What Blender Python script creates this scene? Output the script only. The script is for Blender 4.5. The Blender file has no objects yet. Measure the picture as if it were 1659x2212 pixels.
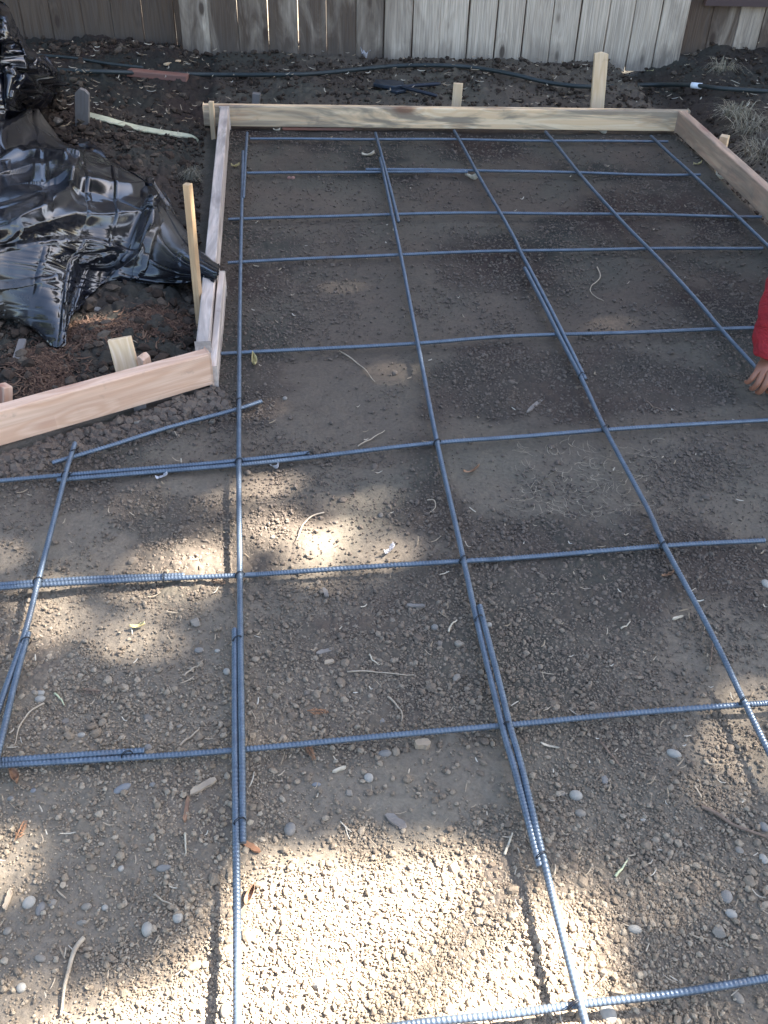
import bpy, math, random
import numpy as np
from mathutils import Vector, Matrix, Quaternion

random.seed(7)
rng = np.random.default_rng(11)
R = math.radians
scene = bpy.context.scene
COL = scene.collection

# ------------------------------------------------------------------ camera, sky, sun, exposure
CAM_H, FOC, PITCH, ROLL = 1.5, 2085.0, R(40.05), R(1.81)     # metres, focal length in units of a 1659 x 2212 picture
FW = np.array([0, math.cos(PITCH), -math.sin(PITCH)])
_up = np.array([0, math.sin(PITCH), math.cos(PITCH)])
_rt = np.array([1.0, 0, 0])
RT = _rt * math.cos(ROLL) + _up * math.sin(ROLL)
UP = -_rt * math.sin(ROLL) + _up * math.cos(ROLL)
cam_d = bpy.data.cameras.new('camera')
cam = bpy.data.objects.new('camera', cam_d)
COL.objects.link(cam)
cam.matrix_world = Matrix(((RT[0], UP[0], -FW[0], 0), (RT[1], UP[1], -FW[1], 0), (RT[2], UP[2], -FW[2], CAM_H), (0, 0, 0, 1)))
cam_d.sensor_fit = 'VERTICAL'
cam_d.sensor_height = 24
cam_d.lens = 24 * FOC / 2212
cam_d.clip_start = 0.05
cam_d.clip_end = 300
scene.camera = cam

SUN_EL, SUN_AZ = R(46), math.atan2(0.30, 0.954)               # from the right, a little from the far side
SUNV = np.array([math.cos(SUN_EL) * math.cos(SUN_AZ), math.cos(SUN_EL) * math.sin(SUN_AZ), math.sin(SUN_EL)])
world = bpy.data.worlds.new('World')
scene.world = world
world.use_nodes = True
wn = world.node_tree
wn.nodes.clear()
sky = wn.nodes.new('ShaderNodeTexSky')
sky.sky_type = 'NISHITA'
sky.sun_disc = False
sky.sun_elevation = SUN_EL
sky.sun_rotation = math.pi / 2 - SUN_AZ
sky.dust_density = 1.7
sky.ozone_density = 0.9
bg = wn.nodes.new('ShaderNodeBackground')
bg.inputs['Strength'].default_value = 0.05
wo = wn.nodes.new('ShaderNodeOutputWorld')
wn.links.new(sky.outputs[0], bg.inputs[0])
wn.links.new(bg.outputs[0], wo.inputs[0])
sun_d = bpy.data.lights.new('sun', 'SUN')
sun_d.energy = 5.0
sun_d.angle = R(0.53)
sun_d.color = (1.0, 0.96, 0.90)
sun = bpy.data.objects.new('sun', sun_d)
COL.objects.link(sun)
sun.rotation_euler = Vector(-SUNV).to_track_quat('-Z', 'Y').to_euler()
scene.view_settings.view_transform = 'Standard'
scene.view_settings.look = 'None'
scene.view_settings.gamma = 1.0
scene.view_settings.exposure = 3.65
scene.cycles.max_bounces = 6
scene.cycles.diffuse_bounces = 3
scene.cycles.glossy_bounces = 3
scene.cycles.transparent_max_bounces = 8

# ------------------------------------------------------------------ measuring helpers
def ray(px, py):
    return FW * FOC + RT * (px - 829.5) - UP * (py - 1106)

def P(px, py, z=0.0):
    """Point of the yard at height z under a measured spot of the survey picture."""
    d = ray(px, py)
    t = (z - CAM_H) / d[2]
    return np.array([d[0] * t, d[1] * t, z])

def PY(px, py, y):
    d = ray(px, py)
    t = y / d[1]
    return np.array([d[0] * t, y, CAM_H + d[2] * t])

def proj(x, y, z):
    x, y, z = np.asarray(x, float), np.asarray(y, float), np.asarray(z, float) - CAM_H
    de = x * FW[0] + y * FW[1] + z * FW[2]
    de = np.where(np.abs(de) < 1e-3, 1e-3, de)
    u = 829.5 + FOC * (x * RT[0] + y * RT[1] + z * RT[2]) / de
    v = 1106 - FOC * (x * UP[0] + y * UP[1] + z * UP[2]) / de
    return np.where(de > 0, u, -9999), np.where(de > 0, v, -9999)

# ------------------------------------------------------------------ noise
_T = np.random.default_rng(5).random((256, 256, 4))

def vnoise(x, y, k=0):
    xi, yi = np.floor(x).astype(int), np.floor(y).astype(int)
    fx, fy = x - xi, y - yi
    fx, fy = fx * fx * fx * (fx * (fx * 6 - 15) + 10), fy * fy * fy * (fy * (fy * 6 - 15) + 10)
    t = _T[:, :, k % 4]
    a, b = t[xi & 255, yi & 255], t[(xi + 1) & 255, yi & 255]
    c, d = t[xi & 255, (yi + 1) & 255], t[(xi + 1) & 255, (yi + 1) & 255]
    return (a + (b - a) * fx) * (1 - fy) + (c + (d - c) * fx) * fy

def fbm(x, y, f, o=4, k=0):
    s, a, tot = 0.0, 1.0, 0.0
    for i in range(o):
        s = s + a * vnoise(x * f + 17.3 * i + 3.1, y * f + 9.7 * i + 1.7, k + i)
        tot += a
        a *= 0.5
        f *= 2.03
    return s / tot

def cells(x, y, f):
    """Rounded lumps: one for every cell of a jittered grid, each with its own height."""
    x, y = x * f, y * f
    xi, yi = np.floor(x).astype(int), np.floor(y).astype(int)
    best = np.full(x.shape, 9.0)
    hh = np.zeros(x.shape)
    for dx in (-1, 0, 1):
        for dy in (-1, 0, 1):
            cx, cy = xi + dx, yi + dy
            r = _T[cx & 255, cy & 255]
            d = (cx + r[..., 0] - x) ** 2 + (cy + r[..., 1] - y) ** 2
            m = d < best
            best = np.where(m, d, best)
            hh = np.where(m, r[..., 2], hh)
    return np.clip(1 - best * 1.6, 0, 1) ** 0.6 * (0.25 + 0.75 * hh * hh)

def sstep(a, b, x):
    t = np.clip((x - a) / (b - a), 0, 1)
    return t * t * (3 - 2 * t)

# form lines in plan, used by the soil and by the boards
BACK_A, BACK_B = P(478, 276, 0.01)[:2], P(1457, 287, 0.01)[:2]
RIGHT_B = P(1659, 480, 0.01)[:2]
LEFT_B = P(462, 838, 0.01)[:2]
FRONT_B = P(0, 972, 0.01)[:2]

def side(x, y, a, b):
    d = b - a
    return ((x - a[0]) * d[1] - (y - a[1]) * d[0]) / math.hypot(*d)       # > 0 right of a -> b

def outside(x, y):
    """Signed distance outside the form, roughly (positive = outside)."""
    back = -side(x, y, BACK_A, BACK_B)
    right = -side(x, y, BACK_B, RIGHT_B)
    left = -side(x, y, LEFT_B, BACK_A)
    front = -side(x, y, FRONT_B, LEFT_B)
    o = np.maximum(back, right)
    return np.maximum(o, np.minimum(left, front)), back, right, np.minimum(left, front)

def gz(x, y):
    x, y = np.asarray(x, float), np.asarray(y, float)
    o, b, r, l = outside(x, y)
    z = 0.018 * (fbm(x, y, 2.2, 3) - 0.5) + 0.017 * (fbm(x, y, 7, 3, 1) - 0.5)
    lm = sstep(0.03, 0.35, l)
    z = z + lm * (0.035 + 0.10 * (fbm(x, y, 3.1, 4, 2) - 0.5)) - 0.02 * sstep(0.0, 0.08, l) * (1 - lm)
    bm = sstep(0.05, 0.6, b)
    z = z + bm * (0.03 + 0.06 * (fbm(x, y, 2.7, 4, 1) - 0.45))
    rm = sstep(0.10, 0.7, r)
    z = z - 0.07 * sstep(0.0, 0.10, r) * (1 - sstep(0.15, 0.45, r)) + rm * (0.05 + 0.12 * (fbm(x, y, 3.3, 4, 3) - 0.5))
    return z - 0.006

def G(px, py, dz=0.0):
    p = P(px, py, 0)
    for _ in range(3):
        p = P(px, py, float(gz(p[0], p[1])) + dz)
    return p

# ------------------------------------------------------------------ objects
def mesh_np(name, v, f, mat, parent=None, smooth=False, loops=None):
    """v (n,3); f (m,k) of equal polygons."""
    v = np.asarray(v, np.float32)
    f = np.asarray(f, np.int32)
    me = bpy.data.meshes.new(name)
    m, k = f.shape
    me.vertices.add(len(v))
    me.vertices.foreach_set('co', v.ravel())
    me.loops.add(m * k)
    me.loops.foreach_set('vertex_index', f.ravel())
    me.polygons.add(m)
    me.polygons.foreach_set('loop_start', np.arange(0, m * k, k, dtype=np.int32))
    me.polygons.foreach_set('use_smooth', np.full(m, smooth, dtype=bool))
    me.update(calc_edges=True)
    me.validate()
    o = bpy.data.objects.new(name, me)
    if mat:
        me.materials.append(mat)
    COL.objects.link(o)
    if parent:
        o.parent = parent
    return o

def mesh_py(name, v, f, mat, parent=None, smooth=False):
    me = bpy.data.meshes.new(name)
    me.from_pydata([tuple(map(float, p)) for p in v], [], f)
    me.polygons.foreach_set('use_smooth', [smooth] * len(me.polygons))
    me.update()
    o = bpy.data.objects.new(name, me)
    if mat:
        me.materials.append(mat)
    COL.objects.link(o)
    if parent:
        o.parent = parent
    return o

def tag(o, label=None, cat=None, group=None, kind=None):
    if label: o['label'] = label
    if cat: o['category'] = cat
    if group: o['group'] = group
    if kind: o['kind'] = kind
    return o

def empty(name, loc=(0, 0, 0)):
    o = bpy.data.objects.new(name, None)
    o.empty_display_size = 0.05
    COL.objects.link(o)
    o.location = loc
    return o

def frame(o, origin, xdir, zdir=(0, 0, 1)):
    x = Vector(xdir).normalized()
    z = Vector(zdir)
    y = z.cross(x).normalized()
    z = x.cross(y).normalized()
    o.matrix_world = Matrix(((x.x, y.x, z.x, origin[0]), (x.y, y.y, z.y, origin[1]), (x.z, y.z, z.z, origin[2]), (0, 0, 0, 1)))

def bevel(o, w=0.003, seg=2):
    m = o.modifiers.new('bevel', 'BEVEL')
    m.width = w
    m.segments = seg
    m.limit_method = 'ANGLE'
    m.angle_limit = R(30)
    return o

def spline(pts, n):
    """Catmull-Rom through pts, n samples."""
    p = np.asarray(pts, float)
    if len(p) == 2:
        t = np.linspace(0, 1, n)[:, None]
        return p[0] * (1 - t) + p[1] * t
    q = np.vstack([2 * p[0] - p[1], p, 2 * p[-1] - p[-2]])
    seg = np.linalg.norm(np.diff(p, axis=0), axis=1)
    cum = np.concatenate([[0], np.cumsum(seg)])
    s = np.linspace(0, cum[-1], n)
    i = np.clip(np.searchsorted(cum, s, side='right') - 1, 0, len(p) - 2)
    t = ((s - cum[i]) / np.maximum(seg[i], 1e-9))[:, None]
    a, b, c, d = q[i], q[i + 1], q[i + 2], q[i + 3]
    return 0.5 * (2 * b + (c - a) * t + (2 * a - 5 * b + 4 * c - d) * t * t + (3 * b - 3 * c + d - a) * t ** 3)

def tube_vf(path, rad, k=8, twist=None, caps=True):
    path = np.asarray(path, float)
    n = len(path)
    rad = np.broadcast_to(np.asarray(rad, float), (n,))
    tan = np.gradient(path, axis=0)
    tan /= np.linalg.norm(tan, axis=1)[:, None] + 1e-12
    ref = np.array([0, 0, 1.0]) if abs(tan[:, 2]).mean() < 0.8 else np.array([1.0, 0, 0])
    s = np.cross(tan, ref)
    s /= np.linalg.norm(s, axis=1)[:, None] + 1e-12
    u = np.cross(s, tan)
    a = np.linspace(0, 2 * math.pi, k, endpoint=False)
    ring = np.cos(a)[None, :, None] * s[:, None, :] + np.sin(a)[None, :, None] * u[:, None, :]
    v = (path[:, None, :] + ring * rad[:, None, None]).reshape(-1, 3)
    i = np.arange(n - 1)[:, None] * k
    j = np.arange(k)[None, :]
    j2 = (j + 1) % k
    f = np.stack([i + j, i + j2, i + k + j2, i + k + j], -1).reshape(-1, 4)
    return v, f, tan, s, u

def tube(name, path, rad, mat, k=8, parent=None, smooth=True):
    v, f, *_ = tube_vf(path, rad, k)
    faces = [tuple(x) for x in f.tolist()]
    faces.append(tuple(range(k - 1, -1, -1)))
    faces.append(tuple(range(len(v) - k, len(v))))
    return mesh_py(name, v, faces, mat, parent, smooth)

# ------------------------------------------------------------------ materials
class N:
    def __init__(s, name):
        s.m = bpy.data.materials.new(name)
        s.m.use_nodes = True
        s.t = s.m.node_tree
        s.b = s.t.nodes['Principled BSDF']
        s.tc = s.t.nodes.new('ShaderNodeTexCoord')
    def n(s, kind, **kw):
        x = s.t.nodes.new('ShaderNode' + kind)
        for k, v in kw.items():
            if k in x.inputs:
                x.inputs[k].default_value = v
            else:
                setattr(x, k, v)
        return x
    def l(s, a, b):
        s.t.links.new(a, b)
    def map(s, scale, out='Object', loc=(0, 0, 0), rot=(0, 0, 0)):
        m = s.n('Mapping')
        m.inputs['Scale'].default_value = scale
        m.inputs['Location'].default_value = loc
        m.inputs['Rotation'].default_value = rot
        s.l(s.tc.outputs[out], m.inputs[0])
        return m.outputs[0]
    def noise(s, vec, sc, det=5, rough=0.55, dist=0.0):
        x = s.n('TexNoise')
        x.inputs['Scale'].default_value = sc
        x.inputs['Detail'].default_value = det
        x.inputs['Roughness'].default_value = rough
        x.inputs['Distortion'].default_value = dist
        s.l(vec, x.inputs['Vector'])
        return x.outputs['Fac']
    def ramp(s, fac, stops):
        x = s.n('ValToRGB')
        e = x.color_ramp.elements
        while len(e) < len(stops): e.new(0.5)
        for el, (p, c) in zip(e, stops):
            el.position = p
            el.color = (*c, 1) if not isinstance(c, (int, float)) else (c, c, c, 1)
        s.l(fac, x.inputs[0])
        return x.outputs[0]
    def mix(s, fac, a, b, mode='MIX'):
        x = s.n('Mix', data_type='RGBA', blend_type=mode)
        for v, i in ((fac, 0), (a, 6), (b, 7)):
            if isinstance(v, (int, float)): x.inputs[i].default_value = v
            elif isinstance(v, tuple): x.inputs[i].default_value = (*v, 1)
            else: s.l(v, x.inputs[i])
        return x.outputs[2]
    def math(s, op, a, b=0.0):
        x = s.n('Math', operation=op)
        for v, i in ((a, 0), (b, 1)):
            if isinstance(v, (int, float)): x.inputs[i].default_value = v
            else: s.l(v, x.inputs[i])
        return x.outputs[0]
    def bump(s, h, strength=0.5, dist=0.01, prev=None):
        x = s.n('Bump')
        x.inputs['Strength'].default_value = strength
        x.inputs['Distance'].default_value = dist
        s.l(h, x.inputs['Height'])
        if prev: s.l(prev, x.inputs['Normal'])
        return x.outputs[0]
    def done(s, col=None, rough=None, nrm=None, **kw):
        for v, k in ((col, 'Base Color'), (rough, 'Roughness')):
            if v is None: continue
            if isinstance(v, (int, float)): s.b.inputs[k].default_value = v
            elif isinstance(v, tuple): s.b.inputs[k].default_value = (*v, 1)
            else: s.l(v, s.b.inputs[k])
        if nrm: s.l(nrm, s.b.inputs['Normal'])
        for k, v in kw.items():
            s.b.inputs[k.replace('_', ' ')].default_value = v
        return s.m

def soil_mat():
    s = N('packed soil')
    v = s.map((1, 1, 1))
    big = s.noise(v, 1.7, 5, 0.55, 0.4)
    mid = s.noise(v, 9, 6, 0.6, 0.3)
    fine = s.noise(v, 120, 4, 0.6)
    c = s.ramp(big, [(0.30, (0.118, 0.089, 0.067)), (0.50, (0.164, 0.128, 0.097)), (0.72, (0.235, 0.189, 0.140))])
    c = s.mix(s.ramp(mid, [(0.35, 0.0), (0.75, 0.6)]), c, (0.193, 0.156, 0.110))
    green = s.noise(s.map((1, 1, 1), loc=(3, 7, 1)), 2.3, 4, 0.5, 0.5)
    c = s.mix(s.ramp(green, [(0.5, 0.0), (0.68, 0.55)]), c, (0.130, 0.119, 0.088))
    st = s.noise(s.map((2.2, 5.5, 1), rot=(0, 0, 0.5)), 1.3, 6, 0.62, 1.4)
    c = s.mix(s.ramp(st, [(0.52, 0.0), (0.70, 0.55)]), c, (0.294, 0.238, 0.170))
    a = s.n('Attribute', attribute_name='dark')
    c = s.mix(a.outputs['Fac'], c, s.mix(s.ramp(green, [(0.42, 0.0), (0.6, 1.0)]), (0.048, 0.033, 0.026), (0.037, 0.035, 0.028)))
    a2 = s.n('Attribute', attribute_name='silt')
    c = s.mix(a2.outputs['Fac'], c, (0.238, 0.193, 0.142))
    c = s.mix(0.55, c, s.ramp(fine, [(0.3, 0.5), (0.7, 1.0)]), 'MULTIPLY')
    n1 = s.bump(fine, 0.55, 0.004)
    n2 = s.bump(s.noise(v, 420, 2), 0.35, 0.0015, n1)
    return s.done(c, 0.95, n2, **{'Specular_IOR_Level': 0.2})

def clod_mat(name, a, b, c2, bump=0.4, far_shade=None):
    s = N(name)
    g = s.n('NewGeometry')
    c = s.ramp(g.outputs['Random Per Island'], [(0.0, a), (0.6, b), (1.0, c2)])
    v = s.map((1, 1, 1))
    f = s.noise(v, 150, 4)
    c = s.mix(0.6, c, s.ramp(f, [(0.3, 0.65), (0.7, 1.0)]), 'MULTIPLY')
    if far_shade:                                              # crumbs darker towards the back: far yard shade put into the colour
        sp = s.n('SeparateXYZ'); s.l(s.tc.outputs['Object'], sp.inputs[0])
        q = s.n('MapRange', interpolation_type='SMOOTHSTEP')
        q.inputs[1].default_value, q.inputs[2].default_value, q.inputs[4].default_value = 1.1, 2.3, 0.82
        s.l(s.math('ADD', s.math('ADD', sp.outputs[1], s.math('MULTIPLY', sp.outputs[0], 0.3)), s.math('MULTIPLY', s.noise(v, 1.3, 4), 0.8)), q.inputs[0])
        c = s.mix(q.outputs[0], c, far_shade)
    return s.done(c, 0.92, s.bump(f, bump, 0.003), **{'Specular_IOR_Level': 0.25})

def wood_mat(name, light, mid, dark, stain=None, stain_amt=0.0, knots=0.7, weather=0.0, rough=0.7, seed=0.0, grain=1.0):
    """Sawn lumber, long side along the object's x."""
    s = N(name)
    info = s.n('ObjectInfo')
    off = s.n('VectorMath', operation='ADD')
    sc = s.n('VectorMath', operation='SCALE')
    sc.inputs[3].default_value = 9.0
    cmb = s.n('CombineXYZ')
    s.l(info.outputs['Random'], cmb.inputs[0]); s.l(info.outputs['Random'], cmb.inputs[1])
    s.l(cmb.outputs[0], sc.inputs[0])
    s.l(s.tc.outputs['Object'], off.inputs[0]); s.l(sc.outputs[0], off.inputs[1])
    def mp(scale, loc=(0, 0, 0)):
        m = s.n('Mapping')
        m.inputs['Scale'].default_value = scale
        m.inputs['Location'].default_value = loc
        s.l(off.outputs[0], m.inputs[0])
        return m.outputs[0]
    vk = mp((4.2, 11, 11), (seed, 0, 0))
    k = s.n('TexVoronoi')
    k.inputs['Scale'].default_value = 1.0
    s.l(vk, k.inputs['Vector'])
    kd = k.outputs['Distance']
    warp = s.math('MULTIPLY', s.ramp(kd, [(0.0, 1.0), (0.45, 0.0)]), 0.9)
    g = s.noise(mp((0.9, 13, 13), (seed, 2, 3)), 1.0, 3, 0.5, 0.6)
    w = s.math('SINE', s.math('MULTIPLY', s.math('ADD', g, s.math('MULTIPLY', warp, 0.35)), 46.0 * grain))
    band = s.math('ADD', s.math('MULTIPLY', w, 0.5), 0.5)
    fib = s.noise(mp((5, 190, 190)), 1.0, 4, 0.6)
    c = s.mix(s.math('MULTIPLY', band, 0.8), light, mid)
    c = s.mix(s.ramp(fib, [(0.35, 0.55), (0.65, 0.0)]), c, mid)
    blot = s.noise(mp((1.6, 5, 5), (seed, 9, 0)), 1.0, 4, 0.6, 0.8)
    c = s.mix(s.ramp(blot, [(0.45, 0.0), (0.7, 0.5)]), c, mid)
    if stain:
        st = s.noise(mp((1.3, 9, 9), (seed + 4, 1, 5)), 1.0, 5, 0.62, 1.1)
        c = s.mix(s.ramp(st, [(0.45, 0.0), (0.56, stain_amt)]), c, stain)
    if knots:
        sel = s.ramp(k.outputs['Color'], [(0.55, 0.0), (0.6, 1.0)])
        kk = s.math('MULTIPLY', s.ramp(kd, [(0.13, 1.0), (0.26, 0.3), (0.40, 0.0)]), sel)
        c = s.mix(s.math('MULTIPLY', kk, knots), c, dark)
    if weather:
        we = s.noise(mp((2.0, 30, 30), (1, 1, seed)), 1.0, 5, 0.6, 0.3)
        c = s.mix(s.ramp(we, [(0.38, weather), (0.66, 0.0)]), c, (0.16, 0.15, 0.145))
    dirt = s.noise(mp((14, 14, 14)), 1.0, 6, 0.65)
    c = s.mix(s.ramp(dirt, [(0.60, 0.0), (0.74, 0.45)]), c, (0.17, 0.14, 0.115))
    h = s.math('ADD', s.math('MULTIPLY', fib, 0.6), s.math('MULTIPLY', band, 0.4))
    return s.done(c, rough, s.bump(h, 0.35, 0.002), **{'Specular_IOR_Level': 0.3})

M_SOIL = soil_mat()
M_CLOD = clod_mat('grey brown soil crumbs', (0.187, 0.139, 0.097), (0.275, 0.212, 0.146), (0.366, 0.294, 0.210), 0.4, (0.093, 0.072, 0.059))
M_DCLOD = clod_mat('dark moist soil lumps', (0.031, 0.021, 0.014), (0.060, 0.040, 0.028), (0.115, 0.088, 0.064))
M_PEB = {}
for nm, c in dict(white=(0.300, 0.269, 0.221), grey=(0.186, 0.166, 0.142), tan=(0.221, 0.183, 0.139), rock=(0.158, 0.128, 0.099), blue=(0.170, 0.166, 0.162), red=(0.33, 0.17, 0.13), dark=(0.10, 0.085, 0.07)).items():
    s_ = N(nm + ' stone')
    v_ = s_.map((1, 1, 1))
    f_ = s_.noise(v_, 90, 5, 0.6)
    d_ = s_.noise(v_, 22, 3, 0.5)
    cc = s_.mix(s_.ramp(f_, [(0.35, 0.0), (0.75, 0.5)]), c, tuple(x * 0.62 for x in c))
    cc = s_.mix(s_.ramp(d_, [(0.5, 0.0), (0.75, 0.5)]), cc, (0.17, 0.145, 0.12))
    M_PEB[nm] = s_.done(cc, 0.7, s_.bump(f_, 0.25, 0.002))

M_PINE = wood_mat('pale pine with blue stain', (0.88, 0.68, 0.445), (0.74, 0.49, 0.275), (0.20, 0.09, 0.05), (0.20, 0.165, 0.125), 0.8, 0.8)
M_FIR = wood_mat('pinkish fir', (0.76, 0.52, 0.37), (0.59, 0.35, 0.225), (0.26, 0.09, 0.055), None, 0, 0.8, 0.15, grain=0.8)
M_FIRD = wood_mat('brown fir with red streaks', (0.60, 0.42, 0.28), (0.51, 0.30, 0.195), (0.26, 0.075, 0.06), (0.15, 0.12, 0.09), 0.5, 0.8, 0.25)
M_GREYWOOD = wood_mat('weathered grey form lumber', (0.74, 0.62, 0.53), (0.58, 0.46, 0.375), (0.15, 0.11, 0.09), (0.26, 0.22, 0.19), 0.6, 0.6, 0.3)
M_STAKE = wood_mat('pale stake wood', (0.74, 0.565, 0.38), (0.60, 0.41, 0.235), (0.3, 0.16, 0.08), None, 0, 0.4, 0.0)
M_STAKEO = wood_mat('orange stake wood', (0.54, 0.36, 0.20), (0.42, 0.26, 0.13), (0.25, 0.12, 0.06), None, 0, 0.3, 0.2)
M_STAKEG = wood_mat('grey stake wood', (0.20, 0.175, 0.155), (0.14, 0.12, 0.105), (0.06, 0.05, 0.04), None, 0, 0.3, 0.5)
M_RED = wood_mat('reddish offcut wood', (0.30, 0.13, 0.085), (0.22, 0.085, 0.055), (0.10, 0.03, 0.02), None, 0, 0.3, 0.3)
M_LATH = wood_mat('pale green wood strip', (0.60, 0.56, 0.38), (0.48, 0.44, 0.28), (0.3, 0.28, 0.18), None, 0, 0.1)

def steel():
    s = N('blue grey reinforcing steel')
    v = s.map((1, 1, 1))
    a = s.noise(v, 28, 5, 0.6)
    b = s.noise(v, 6, 4, 0.6)
    c = s.mix(s.ramp(a, [(0.35, 0.0), (0.7, 0.7)]), (0.127, 0.156, 0.191), (0.079, 0.099, 0.125))
    c = s.mix(s.ramp(b, [(0.60, 0.0), (0.75, 0.55)]), c, (0.15, 0.105, 0.085))
    return s.done(c, s.ramp(a, [(0.3, 0.36), (0.7, 0.52)]), s.bump(a, 0.2, 0.0008), Metallic=0.55)
M_STEEL = steel()
s_ = N('black tie wire'); M_WIRE = s_.done((0.02, 0.02, 0.022), 0.45, Metallic=0.6)

# ------------------------------------------------------------------ ground: one sheet, fine where the yard is seen
def axis(lo, hi, n, far_lo, far_hi, m):
    c = np.linspace(lo, hi, n)
    a = lo - (lo - far_lo) * (np.linspace(1, 0, m, endpoint=False) ** 2.2)
    b = hi + (far_hi - hi) * (np.linspace(0, 1, m + 1)[1:] ** 2.2)
    return np.concatenate([a, c, b])

ys = 0.42 * (6.2 / 0.42) ** np.linspace(0, 1, 1000)
ys = np.concatenate([0.42 - 12 * np.linspace(1, 0, 24, endpoint=False) ** 2.2, ys, 6.2 + 40 * np.linspace(0, 1, 31)[1:] ** 2.2])
ss = axis(-1, 1, 780, -9, 9, 26)
wy = np.interp(ys, [-12, 0.4, 6.2, 46], [3.0, 0.80, 3.0, 6.0])
GX = ss[None, :] * wy[:, None]
GY = np.repeat(ys[:, None], len(ss), 1)
gx, gy = GX.ravel(), GY.ravel()
o_, b_, r_, l_ = outside(gx, gy)
u_, v_ = proj(gx, gy, 0 * gx)
lumpy = sstep(0.42, 0.62, fbm(gx, gy, 2.6, 4, 3))                  # where crumbs lie, against bare smooth silt
lump_c = cells(gx, gy, 95) * 0.0045 * (0.25 + 0.75 * lumpy) + cells(gx + 5, gy, 38) * 0.006 * lumpy * sstep(0.45, 0.7, fbm(gx, gy, 6, 3))
soft = cells(gx + 2, gy + 3, 26) * 0.030 * sstep(0.35, 0.65, fbm(gx, gy, 4, 3, 1)) + cells(gx, gy, 60) * 0.012
outm = sstep(0.02, 0.15, o_)
gzv = gz(gx, gy) + lump_c * (1 - outm) + soft * outm * np.where(l_ > 0, 1.0, 0.6) + 0.004 * (fbm(gx, gy, 45, 3) - 0.5)
nx = len(ss)
ii = (np.arange(len(ys) - 1)[:, None] * nx + np.arange(nx - 1)[None, :]).ravel()
# pale slab added unseen behind the camera, bouncing sun onto fence and boards
M_BOUNCE = N('pale bounce surface'); M_BOUNCE = M_BOUNCE.done(M_BOUNCE.mix(M_BOUNCE.noise(M_BOUNCE.map((1, 1, 1)), 3, 6), (0.60, 0.56, 0.50), (0.48, 0.45, 0.40)), 0.8)
tag(mesh_py('bounce_slab', [(x_, y_, z_) for x_ in (-7.0, 5.0) for y_ in (-9.0, -0.9) for z_ in (-0.1, 0.05)], [(0, 1, 3, 2), (4, 6, 7, 5), (0, 4, 5, 1), (2, 3, 7, 6), (1, 5, 7, 3), (0, 2, 6, 4)], M_BOUNCE), kind='structure')
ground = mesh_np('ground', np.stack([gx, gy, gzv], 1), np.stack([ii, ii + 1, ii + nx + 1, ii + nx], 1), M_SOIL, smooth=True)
tag(ground, kind='structure')
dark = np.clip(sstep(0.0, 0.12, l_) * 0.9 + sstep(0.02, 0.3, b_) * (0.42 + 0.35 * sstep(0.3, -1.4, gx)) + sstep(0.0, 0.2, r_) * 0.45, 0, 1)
far_shade = sstep(0.85, 1.95, gy + 0.32 * gx + 0.5 * (fbm(gx, gy, 1.1, 3, 1) - .5)) * (1 - outm) * (0.80 + 0.20 * sstep(0.38, 0.62, fbm(gx, gy, 1.3, 4, 2)))  # shade of the far yard painted into the soil colour
dark = np.where(gy > 5.95, 0.0, np.maximum(dark, far_shade))
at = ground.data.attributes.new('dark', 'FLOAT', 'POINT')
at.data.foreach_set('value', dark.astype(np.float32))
silt = (1 - lumpy) * (1 - outm) * 0.6 * (1 - 0.6 * sstep(1.2, 2.7, gy))
at = ground.data.attributes.new('silt', 'FLOAT', 'POINT')
at.data.foreach_set('value', silt.astype(np.float32))

# ------------------------------------------------------------------ crumbs, lumps
import bmesh
def ico(n):
    bm = bmesh.new()
    bmesh.ops.create_icosphere(bm, subdivisions=n, radius=1)
    v = np.array([x.co[:] for x in bm.verts])
    f = np.array([[q.index for q in x.verts] for x in bm.faces])
    bm.free()
    return v, f
ICO1, ICO2, ICO4 = ico(1), ico(2), ico(4)

def rand_rot(n):
    q = rng.normal(size=(n, 4))
    q /= np.linalg.norm(q, axis=1)[:, None]
    w, x, y, z = q.T
    return np.stack([1 - 2 * (y * y + z * z), 2 * (x * y - z * w), 2 * (x * z + y * w), 2 * (x * y + z * w), 1 - 2 * (x * x + z * z), 2 * (y * z - x * w), 2 * (x * z - y * w), 2 * (y * z + x * w), 1 - 2 * (x * x + y * y)], 1).reshape(n, 3, 3)

def scatter(name, pts, rad, base, mat, jit=0.22, smooth=False, flat=0.75):
    v, f = base
    n, k = len(pts), len(v)
    var = np.stack([v * (1 + rng.uniform(-jit, jit, (k, 1))) * rng.uniform(0.65, 1.25, (1, 3)) for _ in range(24)])
    sel = var[rng.integers(0, 24, n)]
    w = np.einsum('nij,nkj->nki', rand_rot(n), sel) * np.asarray(rad)[:, None, None]
    w[:, :, 2] *= flat
    w += np.asarray(pts)[:, None, :]
    F = (f[None] + (np.arange(n) * k)[:, None, None]).reshape(-1, 3)
    o = mesh_np(name, w.reshape(-1, 3), F, mat, smooth=smooth)
    return tag(o, kind='stuff')

def image_pts(n, x0, x1, y0, y1):
    px, py = rng.uniform(x0, x1, n), rng.uniform(y0, y1, n)
    d = FW[None] * FOC + RT[None] * (px - 829.5)[:, None] - UP[None] * (py - 1106)[:, None]
    t = -CAM_H / d[:, 2]
    x, y = d[:, 0] * t, d[:, 1] * t
    return px, py, x, y, np.sqrt(x * x + y * y + CAM_H ** 2)

def blob(px, py, cx, cy, rx, ry):
    return np.exp(-(((px - cx) / rx) ** 2 + ((py - cy) / ry) ** 2))

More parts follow.
